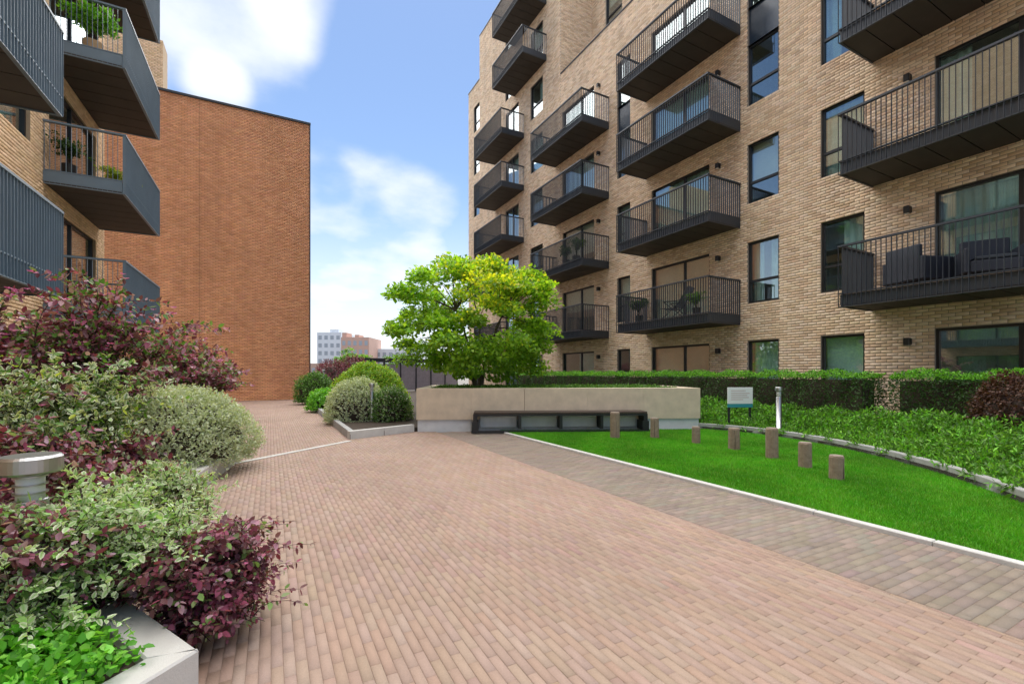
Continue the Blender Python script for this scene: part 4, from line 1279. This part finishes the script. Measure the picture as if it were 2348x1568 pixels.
for i, (px, t, h, w, lab) in enumerate(((800, 95, 6.2, 2.6, 'far-off green tree in front of the red-brown flats'), (830, 88, 4.6, 2.2, 'small far-off green tree right of the flats'), (925, 80, 4.8, 3.0, 'far-off tree half hidden by the maple'))):
    c = at(px, 0, t)
    tree('far_tree', lab, (c.x, c.y, 0), h, w, w, h * .3, 26, 90, .38, GREEN, LIME, 40 + i, 3, .12)

# ------------------------------------------------------------------ the mixed shrubs of the left planter
def sp(px, t, z=.17):
    a, b = ray(px); return (a * t, b * t, z)
W_ = stem_shrub
W_('purple_weigela', 'tall purple-leaved shrub with pink flowers below the near balcony', sp(40, 3.9), 38, 1.85, .85, .058, .034, PURPLE, mixpal=MAUVE + GREEN[:2], mixf=.45, flowers=420, twigs=7, arch=.2, start=.1, bloomp=(PINK, .034))
W_('purple_weigela', 'tall purple shrub with green shoots in front of the building corner', sp(215, 4.5), 38, 2.1, .75, .058, .034, PURPLE, mixpal=MAUVE + GREEN, mixf=.5, flowers=320, twigs=7, arch=.2, bloomp=(PINK, .034))
W_('purple_weigela', 'purple shrub with pink flowers behind the silver dome bush', sp(425, 7.6), 40, 1.9, .85, .08, .046, PURPLE, mixpal=MAUVE + GREEN[:1], mixf=.5, flowers=320, twigs=7, arch=.15, bloomp=(PINK, .04))
W_('variegated_weigela', 'cream-edged green shrub in the middle of the left planter', sp(150, 3.5), 36, 1.35, .50, .048, .028, GREEN, rim=CREAM, twigs=7, mixpal=LIME, mixf=.15, arch=.2, start=.1)
W_('variegated_weigela', 'cream-edged shrub between the purple shrubs', sp(270, 5.4), 26, 1.45, .55, .055, .031, SAGE, rim=CREAM, twigs=8, mixpal=PURPLE, mixf=.15, arch=.2)
W_('lime_shrub', 'lime-leaved shrub deep in the left planter', sp(190, 4.0), 18, 1.1, .4, .06, .036, LIME, twigs=5, mixpal=GREEN, mixf=.4, arch=.2)
c = sp(400, 6.3, .17)
dome_shrub('silver_dome_bush', 'large rounded silver-green bush at the corner of the left planter', (c[0] - .12, c[1], .16), 1.15, 1.14, .80, 38000, .044, .021, SAGE, CREAM, seed=8, zc=.30, big=False)
W_('purple_shrub', 'low dark purple shrub at the left edge behind the steel bollard', sp(60, 2.8), 32, .85, .50, .045, .028, PURPLE, mixpal=MAUVE, mixf=.35, flowers=30, twigs=6, arch=.15, start=.05)
W_('purple_shrub', 'dark purple shrub in front of the silver dome bush', sp(270, 3.8), 22, .68, .36, .055, .033, PURPLE, mixpal=SAGE, mixf=.2, twigs=6, arch=.15, start=.05)
W_('variegated_shrub', 'pale green and white shrub in the left foreground', sp(245, 2.35), 70, .64, .46, .033, .020, [(.26,.48,.13), (.33,.54,.18), (.19,.38,.09)], rim=CREAM, twigs=8, step=.026, hmin=.3, flowers=160, arch=.15, start=.03, bloomp=([(.8,.8,.76)], .009))
W_('variegated_shrub', 'green and cream shrub at the left edge below the bollard', sp(110, 2.08), 52, .50, .30, .032, .020, [(.25,.46,.12), (.31,.52,.16)], rim=CREAM, twigs=7, step=.026, hmin=.3, flowers=80, arch=.15, start=.03, bloomp=([(.8,.8,.76)], .008))
W_('purple_shrub', 'purple shrub spilling over the planter edge onto the paving', sp(400, 2.38), 96, .36, .30, .036, .024, PURPLE, lean=(.17, -.05), arch=.25, droop=.4, hmin=-.55, step=.03, mixpal=MAUVE, mixf=.3, twigs=7, flowers=20, start=.03)
W_('variegated_shrub', 'pale cream-edged shrub hiding the kerb in front of the silver dome bush', sp(395, 3.55), 44, .50, .34, .04, .024, [(.22,.40,.11), (.28,.46,.15)], rim=CREAM, twigs=7, arch=.15, start=.03, hmin=.2, mixpal=PURPLE, mixf=.12)
W_('purple_shrub', 'small purple shrub between the bollard and the variegated shrub', sp(45, 2.0), 24, .60, .2, .045, .03, PURPLE, twigs=5, mixpal=MAUVE, mixf=.4, flowers=16, arch=.15)
# fresh green ground cover in the front corner
poly = [(-2.5, .3), (-.46, 2.30), (-.75, 2.75), (-1.5, 3.0), (-2.6, 1.6)]
q = scatter(poly, 4200)
P = np.stack([q[:, 0], q[:, 1], .17 + .17 * rng.random(len(q)) ** .6], 1)
P = np.repeat(P, 4, axis=0) + rng.normal(0, .02, (len(P) * 4, 3)); k = len(P); sz = rng.uniform(.6, 1.3, k)
o = link('leafy_ground_cover', leaves_mesh('leafy_ground_cover', P, unit(rng.normal(0, .8, (k, 3)) + np.array((0, 0, .3))), unit(rng.normal(0, .35, (k, 3)) + np.array((0, 0, 1))), .038 * sz, .028 * sz, palette([(.13,.42,.035), (.17,.50,.05), (.10,.34,.03), (.24,.56,.07)], k), None, True), MAT['leaf'])
tag(o, 'fresh bright green ground cover in the front corner of the left planter', 'ground cover', kind='stuff')

# ------------------------------------------------------------------ things on the balconies
def armchair(loc, rz, label):
    root = empty('armchair', loc, rz, label, 'chair', 'dark wicker armchairs on the first floor balcony')
    MB().box(-.36, .36, -.34, .30, .12, .34, .02).obj('seat', MAT['navy'], root)
    MB().box(-.30, .30, -.33, .22, .342, .43, .03).obj('cushion', MAT['metal'], root)
    MB().box(-.36, .36, .305, .42, .12, .86, .025).obj('backrest', MAT['navy'], root)
    for s in (-1, 1):
        MB().box(min(s * .365, s * .45), max(s * .365, s * .45), -.34, .42, .12, .60, .02).obj('armrest', MAT['navy'], root)
        for yy in (-.30, .34): MB().box(s * .38 - .025, s * .38 + .025, yy - .025, yy + .025, 0, .119).obj('leg', MAT['dark'], root)
bf = BZ(1) + .317
armchair((12.35, 4.55, bf), R(70), 'dark wicker armchair on the first floor balcony, nearer the narrow window')
armchair((12.40, 3.45, bf), R(-60), 'dark wicker armchair on the first floor balcony, in front of the sliding door')
# reclining garden chair and friends on the first-floor balcony in the middle stack
lc = empty('garden_chair', (12.1, 11.0, bf), R(200), 'blue-grey reclining garden chair on the lowest middle balcony', 'chair')
slate = plain('chair_fabric', (.13, .16, .21), .8, var=.1)
mb = MB(); mb.tube([(-.27, -.4, .36), (-.27, .1, .33), (-.27, .55, 1.02)], [.016] * 3, 6); mb.tube([(.27, -.4, .36), (.27, .1, .33), (.27, .55, 1.02)], [.016] * 3, 6); mb.obj('frame', MAT['navy'], lc)
mb = MB(); mb.quad((-.25, -.38, .37), (.25, -.38, .37), (.25, .1, .345), (-.25, .1, .345)); mb.quad((-.25, -.38, .36), (.25, -.38, .36), (.25, .1, .335), (-.25, .1, .335)); mb.obj('seat', slate, lc)
mb = MB(); mb.box(-.25, .25, -.008, .008, 0, .8); o = mb.obj('backrest', slate, lc, (0, .115, .36)); o.rotation_euler = (R(-33), 0, 0)
for s in (-1, 1):
    mb = MB(); mb.tube([(s * .29, -.35, 0), (s * .29, .25, .5)], [.014, .014], 6); mb.obj('leg', MAT['navy'], lc)
    mb = MB(); mb.tube([(s * .29, .4, 0), (s * .29, -.25, .55)], [.014, .014], 6); mb.obj('leg', MAT['navy'], lc)
    mb = MB(); mb.box(s * .29 - .03, s * .29 + .03, -.3, .3, .56, .585, .004); mb.obj('armrest', MAT['dark'], lc)

def pot_plant(loc, label, pr, ph, pmat, h, spread, pal, ll=.07, flowers=None, ns=16):
    root = stem_shrub('potted_plant', label, (loc[0], loc[1], loc[2] + ph * .9), ns, h, spread, ll, ll * .5, pal, big=False, twigs=4, flowers=flowers, cat='potted plant', bloomp=([(.6, .12, .10), (.6, .2, .3)], .03))
    mb = MB(); mb.lathe([(pr * .78, -ph * .9), (pr, .09 * ph), (pr * .92, .09 * ph), (pr * .9, .0)], 14); mb.obj('pot', pmat, root, smooth=False)
terra = plain('terracotta', (.42, .22, .13), .85, var=.12)
wood = plain('pale_wood', (.50, .35, .20), .7, var=.12)
pot_plant((12.0, 10.05, bf), 'red-flowered pot plant on the lowest middle balcony', .13, .26, MAT['dark'], .42, .22, GREEN, flowers=12)
pot_plant((11.9, 12.5, bf), 'dark leafy pot plant at the far end of the lowest middle balcony', .14, .28, MAT['dark'], .55, .25, DARKG)
b2 = BZ(2) + .317
pot_plant((11.95, 16.4, b2), 'bushy dark pot plant on the second balcony above the maple', .18, .32, MAT['dark'], .7, .4, DARKG)
pot_plant((11.95, 17.2, b2), 'smaller dark pot plant beside the bushy one above the maple', .16, .3, MAT['dark'], .55, .3, DARKG)
l3 = lz(3) + .317
pot_plant((-3.75, 14.35, l3), 'leafy green plant in a pale wooden tub on the upper left balcony', .20, .34, wood, .75, .42, BRIGHT, .10, ns=24)
l2 = lz(2) + .317
pot_plant((-4.15, 14.25, l2), 'dark green pot plant by the wall on the second left balcony', .15, .28, MAT['dark'], .5, .28, DARKG)
pot_plant((-3.55, 15.2, l2), 'small pot plant with terracotta pot on the second left balcony', .13, .24, terra, .35, .2, LIME)
pot_plant((-3.9, 16.6, l3), 'tall green plant at the far end of the upper left balcony', .16, .3, MAT['dark'], 1.1, .4, GREEN, .10)
pot_plant((-3.5, 17.2, lz(1) + .317), 'terracotta pot plant on the lowest left balcony', .14, .26, terra, .5, .25, LIME)
